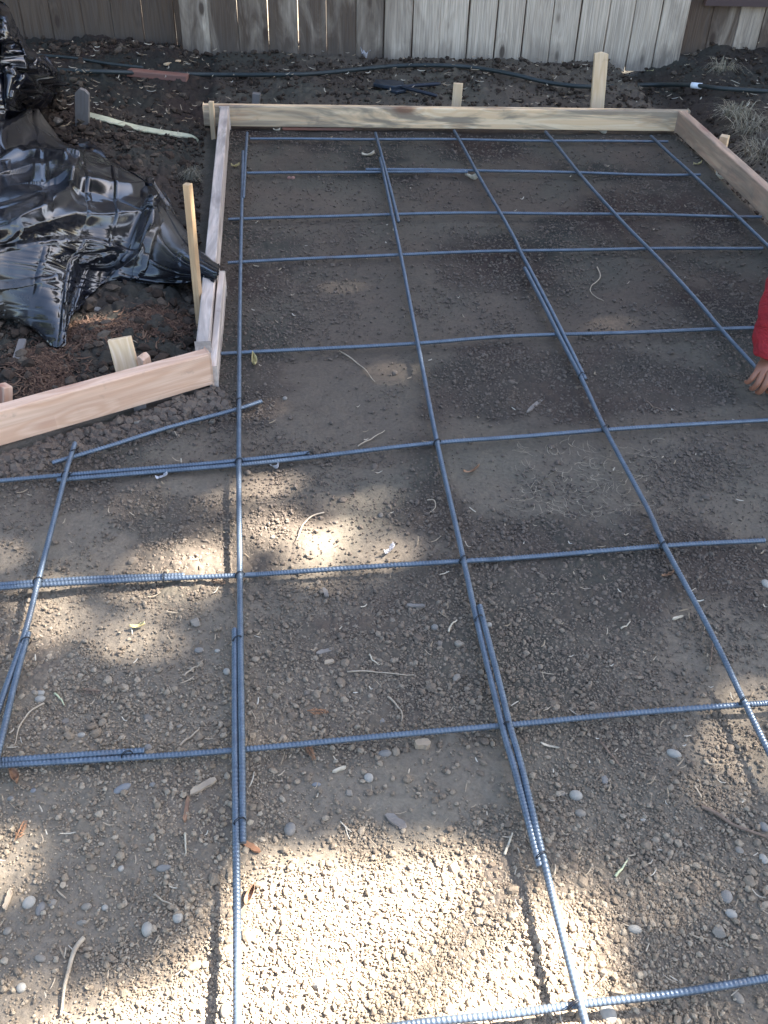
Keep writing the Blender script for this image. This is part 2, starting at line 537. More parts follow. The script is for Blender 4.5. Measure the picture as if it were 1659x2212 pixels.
px, py, x, y, ds = image_pts(400000, -500, 2320, 255, 2330)
o, b, r, l = outside(x, y)
dens = 0.10 + 0.65 * sstep(0.42, 0.62, fbm(x, y, 2.6, 4, 3)) + 0.5 * sstep(0.5, 0.72, fbm(x, y, 8, 3, 2))
for c in ((620, 620, 110, 120), (500, 480, 40, 300), (250, 1560, 280, 130), (800, 1420, 260, 120), (650, 1520, 120, 60), (1180, 1500, 110, 80), (760, 1300, 180, 60), (820, 2100, 500, 200), (1450, 1900, 200, 200), (1540, 1000, 90, 50)):
    dens = dens + 0.6 * blob(px, py, *c)
for c in ((740, 880, 150, 90), (300, 1130, 170, 70), (1000, 1690, 140, 70), (1050, 960, 160, 60), (120, 1600, 90, 40)):
    dens = dens - 0.6 * blob(px, py, *c)
keep = (rng.random(len(px)) < np.clip(dens, 0.03, 1)) & (o < 0.0)
x, y, ds = x[keep], y[keep], ds[keep]
rad = np.minimum((0.0006 + 0.95 * ds / FOC) * rng.random(len(x)) ** (-1 / 3.2), 0.0065)
pts = np.stack([x, y, gz(x, y) + rad * 0.45 + 0.0015], 1)
scatter('soil_crumbs', pts, rad, ICO1, M_CLOD)

px, py, x, y, ds = image_pts(9000, -500, 2320, 255, 2330)
o, b, r, l = outside(x, y)
keep = (rng.random(len(px)) < np.clip(0.10 + 0.5 * sstep(0.5, 0.72, fbm(x, y, 5, 3, 2)) + 0.9 * blob(px, py, 250, 1540, 240, 100) + 0.8 * blob(px, py, 1000, 1380, 100, 90) + 0.6 * blob(px, py, 680, 1500, 160, 60) + 1.2 * np.exp(-((o + 0.07) / 0.06) ** 2) * (px < 480), 0, 1)) & (o < 0.0)
x, y, o, pxk = x[keep], y[keep], o[keep], px[keep]
rad = np.minimum(0.0036 * rng.random(len(x)) ** (-1 / 3.6), 0.0105)
rad = np.where((o > -0.14) & (pxk < 480), rad * 1.7, rad)
pts = np.stack([x, y, gz(x, y) + rad * 0.4], 1)
scatter('soil_clods', pts, rad, ICO2, M_CLOD, 0.17, False)

# row of loose clods raked up against the inside of the front and left boards
nb = 3200
t = rng.random(nb); off = np.abs(rng.normal(0.012, 0.06, nb)) + 0.004
dfv = (LEFT_B - FRONT_B) / np.hypot(*(LEFT_B - FRONT_B))
q = FRONT_B[None] - dfv[None] * 0.25 + (LEFT_B - FRONT_B + dfv * 0.27)[None] * t[:, None] + np.array([dfv[1], -dfv[0]])[None] * off[:, None]
rad = np.minimum(0.0034 * rng.random(nb) ** (-1 / 2.5), 0.0145) * np.where(off < 0.12, 1.0, 0.7)
scatter('loose_clods', np.stack([q[:, 0], q[:, 1], gz(q[:, 0], q[:, 1]) + rad * 0.55], 1), rad, ICO2, M_CLOD, 0.27, False, 0.85)

# dark turned earth round the outside of the form
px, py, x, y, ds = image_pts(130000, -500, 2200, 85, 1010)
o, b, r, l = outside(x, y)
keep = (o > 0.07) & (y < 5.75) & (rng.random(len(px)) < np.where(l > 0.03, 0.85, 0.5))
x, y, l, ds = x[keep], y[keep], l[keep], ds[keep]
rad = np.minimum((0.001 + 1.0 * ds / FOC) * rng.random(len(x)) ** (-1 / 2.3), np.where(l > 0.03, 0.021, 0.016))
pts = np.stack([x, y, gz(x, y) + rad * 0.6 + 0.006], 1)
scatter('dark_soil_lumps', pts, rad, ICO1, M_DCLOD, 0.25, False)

# ------------------------------------------------------------------ reinforcing bars
BR = 0.0054
def rebar(label, px, z, ribs=True, group='blue grey reinforcing bars of the grid'):
    zs = z if isinstance(z, (list, tuple)) else [z] * len(px)
    w = np.array([P(a, b_, q) for (a, b_), q in zip(px, zs)])
    L = np.linalg.norm(np.diff(w, axis=0), axis=1).sum()
    pitch, sub, k = 0.0072, 5, 10
    n = int(L / pitch) * sub + 1
    path = spline(w, n)
    path[:, 2] += 0.0016 * np.sin(np.linspace(0, L * 4.0, n) + len(label)) + 0.0012 * np.sin(np.linspace(0, L * 9.0, n))
    v, f, tan, s, u = tube_vf(path, BR, k)
    a = np.linspace(0, 2 * math.pi, k, endpoint=False)
    ph = (np.arange(n)[:, None] / sub + 0.35 * np.abs(np.sin(a))[None, :] * 2 + rng.random()) % 1.0
    rr = 0.97 + 0.27 * np.clip(1.3 - np.abs(ph - 0.5) * 5.0, 0, 1)
    rr = np.maximum(rr, np.where(np.abs(np.cos(a)) > 0.94, 1.17, 0)[None, :])
    ctr = np.repeat(path, k, 0)
    v = ctr + (v - ctr) * rr.reshape(-1, 1)
    faces = [tuple(q) for q in f.tolist()] + [tuple(range(k - 1, -1, -1)), tuple(range(len(v) - k, len(v)))]
    o = mesh_py('rebar', v, faces, M_STEEL, None, True)
    return tag(o, label, 'rebar', group)

ZC, ZL = 0.018, 0.0295
rebar('short far bar lapped at the top of the long bar beside the left form board', [(534, 286), (530, 350), (526, 428)], ZL)
rebar('long bar running from the far left corner straight towards the camera, left of centre', [(525, 327), (520, 553), (517, 760), (516, 1000), (518, 1240), (520, 1420), (523, 1650), (524, 1819)], [ZL, ZL, ZL, ZL, .03, .032, .032, .034])
rebar('near lapped bar at bottom centre left that runs out into the sunlit patch', [(507, 1359), (508, 1650), (510, 1833), (512, 2000), (513, 2225), (513, 2300)], [.03, .032, .036, .04, .042, .042])
rebar('short far bar of the second long line, ending just past the third cross bar', [(811, 287), (836, 380), (861, 479)], ZL)
rebar('second long bar from the left, the middle length between its two lapped neighbours', [(821, 342), (865, 547), (902, 740), (944, 955), (1001, 1207), (1030, 1338), (1085, 1569), (1112, 1665), (1166, 1872)], [ZL, ZL, ZL, ZL, .03, .031, .033, .035, .036])
rebar('near lapped bar right of centre ending at the bottom edge in sunlight', [(1036, 1309), (1080, 1483), (1101, 1569), (1127, 1660), (1173, 1852), (1199, 1959), (1233, 2092), (1263, 2206), (1285, 2290)], [.031, .032, .034, .035, .038, .04, .042, .042, .042])
rebar('far piece of the third long line, from the back board to mid yard', [(981, 283), (1043, 394), (1107, 507), (1130, 555), (1219, 726), (1264, 817)], ZL)
rebar('near piece of the third long line running down to the right edge', [(1133, 580), (1209, 727), (1256, 817), (1306, 924), (1395, 1090), (1434, 1178), (1539, 1376), (1606, 1513), (1659, 1621), (1720, 1745)], [ZL, ZL, ZL, ZL, ZL, ZL, .032, .034, .034, .034])
rebar('fourth long bar from the left, slanting down to the hand of the person', [(1178, 285), (1256, 380), (1339, 473), (1414, 549), (1496, 640), (1556, 710), (1620, 780), (1700, 868)], ZL)
rebar('long bar nearest the right form board, running out at the right edge', [(1406, 293), (1448, 334), (1493, 374), (1583, 460), (1660, 531), (1740, 602)], ZL)
rebar('leftmost bar slanting down beside the left edge from below the pinkish board', [(162, 958), (143, 1022), (123, 1101), (83, 1253), (53, 1370), (14, 1482), (-30, 1610)], [.03, .03, .03, .03, .031, .032, .033])
rebar('bar lapped beside the leftmost slanting bar, leaving the left edge of the picture', [(61, 1366), (33, 1473), (0, 1612), (-40, 1760)], [.031, .032, .033, .033])
rebar('cross bar farthest away, closest to the back form board', [(540, 299), (823, 301), (1106, 303), (1443, 305)], ZC)
rebar('left piece of the second cross bar from the back', [(533, 373), (823, 371), (1010, 373)], ZC)
rebar('right piece of the second cross bar from the back, lapped at mid span', [(790, 366), (1106, 370), (1383, 376), (1513, 377)], ZC)
rebar('third cross bar from the back, ending close to the right form board', [(493, 473), (700, 467), (843, 463), (1106, 461), (1400, 463), (1645, 468)], ZC)
rebar('fourth cross bar from the back, its left end beside the black plastic tip', [(492, 567), (773, 553), (1106, 543), (1406, 537), (1648, 535)], ZC)
rebar('fifth cross bar from the back, its right end behind the red sleeve', [(477, 764), (553, 760), (903, 740), (1106, 727), (1400, 717), (1629, 708), (1690, 705)], ZC)
rebar('left piece of the sixth cross bar, lapped where it passes the leftmost bar', [(-60, 1043), (0, 1038), (143, 1026), (330, 1011), (510, 996), (668, 980)], [ZC, ZC, ZC, ZC, ZC, ZC])
rebar('right piece of the sixth cross bar, running to the right edge', [(123, 1036), (330, 1019.5), (510, 1004), (670, 988), (943, 958), (1106, 944), (1306, 928), (1659, 906), (1720, 903)], ZC)
rebar('seventh cross bar from the back, ending short of the right edge', [(-60, 1275), (0, 1271), (200, 1259), (367, 1250), (517, 1243), (553, 1241), (1000, 1211), (1106, 1204), (1434, 1180), (1652, 1168)], ZC)
rebar('short lapped bar above the left end of the seventh cross bar', [(-60, 1266), (0, 1263), (200, 1249), (398, 1241)], [ZC + .002] * 4)
rebar('eighth cross bar from the back, second nearest to the camera', [(-60, 1658), (0, 1653), (273, 1637), (507, 1619), (786, 1594), (1083, 1569), (1373, 1540), (1659, 1519), (1730, 1513)], .020)
rebar('short lapped bar above the left end of the eighth cross bar', [(-60, 1648), (0, 1644), (150, 1633), (312, 1621)], [.022] * 4)
rebar('nearest cross bar, crossing the bottom right corner in full sun', [(700, 2245), (886, 2214), (1106, 2191), (1239, 2172), (1439, 2148), (1659, 2113), (1730, 2102)], .029)
rebar('short slanting bar below the pinkish left form board', [(113, 1001), (233, 966), (370, 922), (507, 884), (565, 865)], .020)

def tie(label, px, py, z, ax=(1, 0.6)):
    c = P(px, py, z)
    t = np.linspace(0, 2 * math.pi * 1.9, 40)
    d = np.array([ax[0], ax[1], 0]) / math.hypot(*ax)
    w = c + np.cos(t)[:, None] * d * 0.0105 + np.sin(t)[:, None] * np.array([0, 0, 0.0125]) + np.linspace(-1, 1, 40)[:, None] * np.array([-d[1], d[0], 0]) * 0.0025
    e = w[-1] + np.cumsum(np.array([[0.0036 * math.cos(px + i * .5), 0.0036 * math.sin(py * 1.7 + i * .4), 0.0011 * math.cos(px * 2.3)] for i in range(8)]), 0)
    o = tube('tie_wire', np.vstack([w, e]), 0.0008, M_WIRE, 5)
    return tag(o, label, 'wire', 'twisted tie wires on the bars')
for lab, a, b_, z in (
    ('black tie wire at the long left bar and the short slanting bar', 517, 868, .025), ('black tie wire at the long left bar and the sixth cross bar', 516, 998, .025),
    ('black tie wire at the long left bar and the seventh cross bar', 518, 1243, .026), ('black tie wire at the upper end of the left lap', 513, 1383, .031),
    ('black tie wire at the lower end of the left lap, at the sun edge', 517, 1776, .035), ('black tie wire where the leftmost bar crosses the sixth cross bar', 142, 1027, .025),
    ('black tie wire where the leftmost bar crosses the seventh cross bar', 82, 1256, .026), ('black tie wire round the lapped pair at the left edge', 56, 1386, .031),
    ('black tie wire where the leftmost bar meets the short slanting bar', 160, 980, .026), ('black tie wire round the lap of the sixth cross bar', 668, 984, .018),
    ('black tie wire at the second long bar and the sixth cross bar', 944, 957, .025), ('black tie wire at the second long bar and the seventh cross bar', 1001, 1209, .025),
    ('black tie wire at the top of the central lap', 1034, 1338, .031), ('black tie wire at the central lap and the eighth cross bar', 1093, 1568, .030),
    ('black tie wire at the sunlit lower end of the central lap', 1168, 1850, .037), ('black tie wire at the third long bar and the seventh cross bar', 1433, 1178, .025),
    ('black tie wire at the third long bar and the sixth cross bar', 1308, 926, .025), ('black tie wire round the lap of the seventh cross bar', 355, 1246, .020),
    ('black tie wire round the lap of the eighth cross bar', 274, 1632, .022), ('black tie wire at the third long bar and the eighth cross bar', 1606, 1514, .030),
    ('black tie wire at the third long line where its lap ends', 1256, 812, .029), ('black tie wire on the nearest cross bar in full sun', 1240, 2171, .038)):
    tie(lab, a, b_, z, (1, 0.7) if b_ != 1246 else (0.1, 1))

# ------------------------------------------------------------------ form boards and stakes
def box_mesh(name, L, T, Hh, mat, sub=0, jitter=0.0, taper=None):
    """x 0..L, y 0..T, z 0..Hh; a few cuts along x so that a long board can bow slightly."""
    n = max(2, int(L / 0.12) + 1)
    xs = np.linspace(0, L, n)
    v, f = [], []
    for i, x_ in enumerate(xs):
        bow = jitter * math.sin(math.pi * x_ / L)
        v += [(x_, 0 + bow, 0), (x_, T + bow, 0), (x_, T + bow, Hh), (x_, 0 + bow, Hh)]
    for i in range(n - 1):
        a = i * 4
        for q in range(4):
            f.append((a + q, a + 4 + q, a + 4 + (q + 1) % 4, a + (q + 1) % 4))
    f += [(3, 2, 1, 0), tuple(range((n - 1) * 4, n * 4))]
    return mesh_py(name, v, [tuple(reversed(q)) for q in f], mat)

def form_board(label, a, b, mat, T=0.038, Hh=0.089, z0=0.012, bow=0.0, tilt=0.0):
    a, b = np.array(a), np.array(b)
    L = float(np.hypot(*(b - a)[:2]))
    o = box_mesh('form_board', L, T, Hh, mat, jitter=bow)
    d = (b - a)
    frame(o, (a[0], a[1], z0), (d[0], d[1], tilt))
    bevel(o, 0.004, 3)
    return tag(o, label, 'board', 'lumber boards of the concrete form')
db = (BACK_B - BACK_A) / np.hypot(*(BACK_B - BACK_A))
form_board('pale pine back form board with grey stains, below the fence', BACK_A - db * 0.075, BACK_B + db * 0.052, M_PINE, z0=0.016)
dr = (RIGHT_B - BACK_B) / np.hypot(*(RIGHT_B - BACK_B))
form_board('brownish right form board with red streaks, slanting out at the right edge', BACK_B + dr * 0.002, BACK_B + dr * 2.6, M_FIRD, z0=0.014, Hh=0.092)
lb0, lb1 = P(459, 800, 0.012)[:2], P(497, 277, 0.012)[:2]
form_board('long weathered grey left form board standing on edge, crossed by the plastic tip', lb0, lb1, M_GREYWOOD, z0=0.010, Hh=0.094)
df = (LEFT_B - FRONT_B) / np.hypot(*(LEFT_B - FRONT_B))
form_board('pinkish fir form board at the left edge, in front of the dark dirt', FRONT_B - df * 0.9, LEFT_B, M_FIR, z0=0.020, Hh=0.10)

def slab(name, w, t, h, mat, point=0.0, top=0.0, chip=False):
    """Upright piece: width along x, thickness along y, height z; point cuts a spike at the foot, top a worn peak."""
    p = [(-w / 2, 0.0), (-w / 2, h - top), (-w * 0.16, h), (w * 0.2, h - (0.003 if not chip else 0.012)), (w / 2, h - top * 0.8), (w / 2, 0.0)]
    if top == 0: p = [(-w / 2, 0.0), (-w / 2, h), (0, h + (0.004 if chip else 0)), (w / 2, h - (0.006 if chip else 0)), (w / 2, 0.0)]
    p += [(w * 0.12, -point), (-w * 0.12, -point)] if point else []
    n = len(p)
    v = [(z_, -t / 2, -x_) for x_, z_ in p] + [(z_, t / 2, -x_) for x_, z_ in p]
    f = [tuple(range(n)), tuple(range(2 * n - 1, n - 1, -1))] + [((i + 1) % n, i, n + i, n + (i + 1) % n) for i in range(n)]
    return mesh_py(name, v, f, mat)

def stake(label, base, top, w, t, mat, face=(0, -1), depth=0.10, name='stake', peak=0.0, chip=False, up=None, cat='stake', group='wooden stakes round the form'):
    """Stands from a ground spot to a measured top at the same distance. Local x runs up the stake (the grain)."""
    b = np.array(base, float)
    tp = np.array(top, float)
    h = float(np.linalg.norm(tp - b))
    o = slab(name, w, t, h, mat, depth, peak, chip)
    x = Vector(tp - b).normalized()
    yv = Vector((-face[0], -face[1], 0))
    yv = (yv - x * yv.dot(x)).normalized()
    z = x.cross(yv)
    o.matrix_world = Matrix(((x.x, yv.x, z.x, b[0]), (x.y, yv.y, z.y, b[1]), (x.z, yv.z, z.z, b[2]), (0, 0, 0, 1)))
    bevel(o, 0.0018, 2)
    return tag(o, label, cat, group)

def stk(label, bpx, tpx, w, t, mat, z0=0.0, **k):
    b = P(*bpx, z0)
    return stake(label, b, PY(tpx[0], tpx[1], b[1] + k.pop('lean', 0.0)), w, t, mat, **k)
stk('tall pale stake standing behind the back form board, taller of the two there', (1288, 250), (1299, 114), 0.064, 0.020, M_STAKE, chip=True, lean=0.02, face=(0.12, -1))
stk('short pale stake behind the middle of the back form board', (984, 248), (990, 180), 0.044, 0.022, M_STAKE, face=(-0.1, -1))
stk('stub of a grey stake just behind the back form board near its left end', (553, 240), (554, 201), 0.036, 0.03, M_STAKEG)
stk('short pale stake outside the right form board', (1556, 338), (1566, 293), 0.036, 0.036, M_STAKE, face=(-0.55, -1))
stk('thin stake at the far left corner, against the outer side of the form', (462, 296), (456, 219), 0.021, 0.020, M_STAKE, face=(-0.1, -1))
stk('tall thin orange stake standing left of the left form board, in front of the plastic', (433, 700), (405, 397), 0.021, 0.021, M_STAKEO, lean=0.02, face=(-0.35, -1))
stk('grey pointed stake standing in the dark dirt at the left end of the pale strip', (178, 298), (178, 191), 0.058, 0.024, M_STAKEG, peak=0.022)
stk('broad pale stake with bold grain behind the pinkish form board', (282, 822), (258, 730), 0.064, 0.022, M_STAKE, z0=0.02, lean=0.035, face=(0.2, -1), depth=0.12)
stk('small chipped pinkish stake top beside the broad stake with bold grain', (318, 812), (309, 768), 0.022, 0.032, M_FIR, z0=0.03, chip=True, face=(-0.5, -1))
stk('pinkish stake cut off by the left edge, behind the pinkish form board', (10, 905), (10, 832), 0.034, 0.026, M_FIR, z0=0.02, lean=0.02, face=(-0.8, -1))
stk('tip of a stake poking out under the pinkish form board', (303, 884), (301, 866), 0.034, 0.018, M_STAKEG, z0=-0.006, face=(0.2, -1), depth=0.02)

# splice piece on the inner face of the left board
sa, sb = P(470, 842, 0.0), P(488, 640, 0.0)
sc = box_mesh('splice_board', float(np.hypot(*(sb - sa)[:2])), 0.019, 0.086, M_GREYWOOD)
frame(sc, (sa[0] + 0.002, sa[1], -0.010), (sb[0] - sa[0], sb[1] - sa[1], 0.012))
bevel(sc, 0.003)
tag(sc, 'short grey splice board along the inner face of the left form board', 'board')

# loose wood
def lying(name, label, cat, a, b, w, t, mat, zup=0.0, group=None, ends=0.3):
    a, b = np.array(a), np.array(b)
    L = float(np.linalg.norm(b - a))
    p = [(0, -w / 2), (L * (1 - ends * 0.12), -w / 2), (L, -w * 0.1), (L * 0.99, w / 2), (L * ends * 0.15, w / 2)]
    n = len(p)
    v = [(x_, y_, 0) for x_, y_ in p] + [(x_, y_, t) for x_, y_ in p]
    f = [tuple(range(n - 1, -1, -1)), tuple(range(n, 2 * n))] + [(i, (i + 1) % n, n + (i + 1) % n, n + i) for i in range(n)]
    o = mesh_py(name, v, f, mat)
    frame(o, a + np.array([0, 0, zup]), b - a)
    bevel(o, min(w, t) * 0.12, 2)
    return tag(o, label, cat, group)
lying('lumber_offcut', 'reddish lumber offcut lying on the dark dirt below the left fence', 'offcut', G(277, 168), G(408, 181), 0.05, 0.03, M_RED, 0.012, ends=0.2)
lying('lumber_offcut', 'thin reddish wood piece under the left part of the back form board', 'offcut', P(610, 279, 0.0), P(765, 280, 0.0), 0.03, 0.012, M_RED, 0.0)
lying('wood_chip', 'flat wood splinter lying near the foot of the dark left fence', 'chip', G(356, 146), G(389, 137), 0.02, 0.008, M_STAKE, 0.01)
lying('wood_scrap', 'grey wood scrap on the dark dirt at the left edge below the plastic', 'scrap', G(38, 790), G(52, 745), 0.022, 0.01, M_STAKEG, 0.012)
lw = np.array([G(a, b_, 0.020) for a, b_ in ((190, 247), (233, 258), (292, 274), (350, 285), (402, 292), (418, 297), (428, 304))])
lp = spline(lw, 40)
wd = np.interp(np.linspace(0, 1, 40), [0, 0.25, 0.7, 0.9, 1], [0.024, 0.027, 0.022, 0.011, 0.004])
vv, ff = [], []
for i, q in enumerate(lp):
    tn = lp[min(i + 1, 39)] - lp[max(i - 1, 0)]
    sd = np.array([-tn[1], tn[0], 0]); sd /= np.linalg.norm(sd)
    jg = 0.0025 * math.sin(i * 2.3) + 0.002 * math.sin(i * 5.1)
    vv += [q - sd * (wd[i] / 2 + jg) + [0, 0, -.004], q + sd * wd[i] / 2 + [0, 0, .006], q + sd * wd[i] / 2 + [0, 0, .001], q - sd * (wd[i] / 2 + jg) + [0, 0, -.009]]
    if i:
        a = (i - 1) * 4
        ff += [(a + j, a + (j + 1) % 4, a + 4 + (j + 1) % 4, a + 4 + j) for j in range(4)]
ff += [(0, 1, 2, 3), (159, 158, 157, 156)]
tag(mesh_py('wood_strip', vv, ff, M_LATH), 'long pale green torn wood strip lying on the dark dirt beside the grey stake', 'strip')

# ------------------------------------------------------------------ fences
def fence_mat():
    s = N('weathered fence boards')
    g = s.n('NewGeometry')
    t = s.n('Attribute', attribute_name='tone').outputs['Fac']
    cmb = s.n('CombineXYZ')
    s.l(s.math('MULTIPLY', g.outputs['Random Per Island'], 37.0), cmb.inputs[2])
    s.l(s.math('MULTIPLY', g.outputs['Random Per Island'], 11.0), cmb.inputs[0])
    ad = s.n('VectorMath', operation='ADD')
    s.l(s.tc.outputs['Object'], ad.inputs[0]); s.l(cmb.outputs[0], ad.inputs[1])
    def mp(sc):
        m = s.n('Mapping'); m.inputs['Scale'].default_value = sc
        s.l(ad.outputs[0], m.inputs[0]); return m.outputs[0]
    k = s.n('TexVoronoi'); k.inputs['Scale'].default_value = 1.0
    s.l(mp((9, 9, 3.6)), k.inputs['Vector'])
    kd = k.outputs['Distance']
    gn = s.noise(mp((15, 15, 0.9)), 1.0, 3, 0.5, 0.5)
    w = s.math('SINE', s.math('MULTIPLY', s.math('ADD', gn, s.math('MULTIPLY', s.ramp(kd, [(0, 1.0), (0.4, 0.0)]), 0.25)), 55.0))
    band = s.math('ADD', s.math('MULTIPLY', w, 0.5), 0.5)
    fib = s.noise(mp((210, 210, 4)), 1.0, 4, 0.65)
    blot = s.noise(mp((9, 9, 2.4)), 1.0, 5, 0.6, 0.8)
    grey = s.mix(s.math('MULTIPLY', band, 0.5), (0.65, 0.535, 0.415), (0.52, 0.405, 0.295))
    brown = s.mix(s.math('MULTIPLY', band, 0.6), (0.120, 0.082, 0.056), (0.074, 0.048, 0.034))
    f = s.math('ADD', t, s.math('MULTIPLY', s.math('SUBTRACT', blot, 0.5), 1.1))
    c = s.mix(s.ramp(f, [(0.25, 0.0), (0.75, 1.0)]), brown, grey)
    c = s.mix(0.35, c, s.ramp(g.outputs['Random Per Island'], [(0.0, 0.55), (1.0, 1.0)]), 'MULTIPLY')
    c = s.mix(s.ramp(fib, [(0.34, 0.55), (0.6, 0.0)]), c, (0.12, 0.10, 0.085))
    sel = s.ramp(k.outputs['Color'], [(0.62, 0.0), (0.66, 1.0)])
    c = s.mix(s.math('MULTIPLY', s.ramp(kd, [(0.09, 0.9), (0.16, 0.15), (0.3, 0.0)]), sel), c, (0.06, 0.04, 0.03))
    sp = s.n('SeparateXYZ'); s.l(s.tc.outputs['Object'], sp.inputs[0])
    wet = s.math('SUBTRACT', s.ramp(sp.outputs[2], [(0.0, 1.0), (0.30, 0.0)]), s.math('MULTIPLY', blot, 1.15))
    c = s.mix(s.ramp(wet, [(0.0, 0.0), (0.35, 0.45)]), c, (0.10, 0.082, 0.068))
    h = s.math('ADD', s.math('MULTIPLY', fib, 0.7), s.math('MULTIPLY', band, 0.5))
    return s.done(c, 0.85, s.bump(h, 0.5, 0.003), **{'Specular_IOR_Level': 0.2})
M_FENCE = fence_mat()
s_ = N('dark brown painted rail'); M_RAIL = s_.done(s_.mix(s_.noise(s_.map((2, 30, 30)), 1.0, 5), (0.055, 0.032, 0.030), (0.085, 0.052, 0.045)), 0.75)

FA, FB = P(397, 112, 0.03), P(1465, 135, 0.03)
fd = (FB - FA)[:2] / np.hypot(*(FB - FA)[:2])
fn = np.array([fd[1], -fd[0]])                                    # towards the camera
def fence_s(px, py=None, back=0.0):
    """Distance along the fence line for a spot at the foot of the boards."""
    d = ray(px, py if py is not None else 112 + (px - 397) * 0.0215)
    n3 = np.array([fn[0], fn[1], 0])
    o0 = np.array([FA[0], FA[1], 0]) - n3 * back
    t = ((o0 - np.array([0, 0, CAM_H])) @ n3) / (d @ n3)
    q = np.array([0, 0, CAM_H]) + d * t
    return float((q - o0)[:2] @ fd), float(q[2])

def fence(label, edges, back, tones, z0, gaps, blocked_joints=(), H=1.85):
    root = empty('fence', (FA[0] - fn[0] * back, FA[1] - fn[1] * back, 0))
    root.rotation_euler = (0, 0, math.atan2(fd[1], fd[0]))
    v, f, tn = [], [], []
    for i in range(len(edges) - 1):
        x0, x1 = edges[i], edges[i + 1]
        ga, gb = gaps[i], gaps[i + 1]                              # (gap at foot, gap at top) of each joint
        lo = z0 + random.uniform(-0.012, 0.012)
        th = 0.018 + random.uniform(-0.002, 0.002)
        yo = random.uniform(-0.003, 0.003)
        a = len(v)
        nz = 14
        for q in range(nz):
            t = q / (nz - 1)
            z = lo + (H - lo) * t ** 1.5
            wob = 0.0012 * math.sin(7 * z + i * 1.7)
            l0 = x0 + (ga[0] + (ga[1] - ga[0]) * min(1, t * 2.2)) / 2 + wob
            l1 = x1 - (gb[0] + (gb[1] - gb[0]) * min(1, t * 2.2)) / 2 + wob
            c = 0.003
            v += [(l0 + c, yo - th, z), (l1 - c, yo - th, z), (l1, yo - th + c, z), (l1, yo, z), (l0, yo, z), (l0, yo - th + c, z)]
        for q in range(nz - 1):
            b0 = a + q * 6
            f += [(b0 + j, b0 + (j + 1) % 6, b0 + 6 + (j + 1) % 6, b0 + 6 + j) for j in range(6)]
        f += [tuple(a + j for j in range(5, -1, -1)), tuple(a + (nz - 1) * 6 + j for j in range(6))]
        tn += [tones[i]] * (nz * 6)
    o = mesh_py('board_panel', v, f, M_FENCE, root)
    o.data.attributes.new('tone', 'FLOAT', 'POINT').data.foreach_set('value', np.array(tn, np.float32))
    for i in blocked_joints:                                              # strips added behind tight joints to block light through the gaps
        x_ = edges[i]
        bb = [(x_ - .03, .0065, 0), (x_ + .03, .0065, 0), (x_ + .03, .016, 0), (x_ - .03, .016, 0)]
        mesh_py('batten', bb + [(p_, q_, H - .02) for p_, q_, _ in bb], [(0, 1, 5, 4), (1, 2, 6, 5), (2, 3, 7, 6), (3, 0, 4, 7), (3, 2, 1, 0), (4, 5, 6, 7)], M_FENCE, root)  # added strip that blocks light through the joint, not a real batten
    L0, L1 = edges[0], edges[-1]
    for z in (0.62, 1.55):
        r = mesh_py('rail', [(x_, y_, z_) for x_ in (L0 + .01, L1 - .01) for y_, z_ in ((0.018, z), (0.056, z), (0.056, z + .089), (0.018, z + .089))],
                    [(0, 1, 2, 3), (7, 6, 5, 4), (0, 4, 5, 1), (1, 5, 6, 2), (2, 6, 7, 3), (3, 7, 4, 0)], M_FENCE, root)
    tag(root, label, 'fence')
    return root

mx = [397, 458, 519, 583, 646, 706, 769, 828, 888, 946, 1006, 1065, 1123, 1182, 1239, 1298, 1351, 1408, 1464]
ed = [fence_s(p)[0] for p in mx]
mgap = [(0, 0), (.001, .004), (.001, .006), (.001, .006), (.002, .007), (.001, .004), (.003, .003), (.005, .005), (.006, .006), (.002, .002), (.008, .008), (.006, .006), (.008, .008), (.005, .005), (.007, .007), (.004, .004), (.006, .006), (.006, .006), (0, 0)]
mtone = [0.46, 0.30, 0.26, 0.34, 0.30, 0.24, 0.36, 0.55, 0.70, 0.90, 0.92, 1.05, 0.95, 0.85, 1.0, 0.78, 0.9, 0.72]
fence('grey weathered board fence section in the middle, standing proud of its darker neighbours', ed, 0.0, mtone, -0.02, mgap, range(6, 18))
lx = [-190, -128, -66, -4, 60, 122, 189, 252, 316, 384, 425]
le = [fence_s(p, 97, 0.13)[0] for p in lx]
le = [le[0] - 0.152 * i for i in range(14, 0, -1)] + le
fence('dark brown board fence section at the left, set back behind the plastic', le, 0.13, [0.05, 0.0, 0.1, 0.03, 0.08, 0.0, 0.04] * 2 + [0.05, .05, 0.02, 0.06, 0.02, 0.0, 0.05, 0.0, 0.02, 0.0], -0.01, [(.001, .002)] * 17 + [(.002, .004), (.001, .002), (.001, .004), (.001, .002), (.001, .003), (.001, .004), (.002, .004), (0, 0)])
rx = [1455, 1513, 1570, 1622, 1675, 1735, 1795, 1855]
re_ = [fence_s(p, 138, 0.10)[0] for p in rx]
re_ = re_ + [re_[-1] + 0.152 * i for i in range(1, 19)]
fr = fence('mottled brown and tan board fence section at the far right under a dark rail', re_, 0.10, [0.12, 0.25, 0.55, 0.30, 0.4] * 5, -0.03, [(.002, .003)] * 26, range(1, 25))
zr = PY(1580, 18, FB[1])[2]
x0_, x1_ = fence_s(1497)[0] + 0.012, re_[-1] + 0.3
rl = mesh_py('kick_rail', [(x_, y_, z_) for x_ in (x0_, x1_) for y_, z_ in ((-0.064, zr), (-0.024, zr), (-0.024, zr + .14), (-0.064, zr + .14))],
             [(3, 2, 1, 0), (4, 5, 6, 7), (0, 1, 5, 4), (1, 2, 6, 5), (2, 3, 7, 6), (3, 0, 4, 7)], M_RAIL, fr)

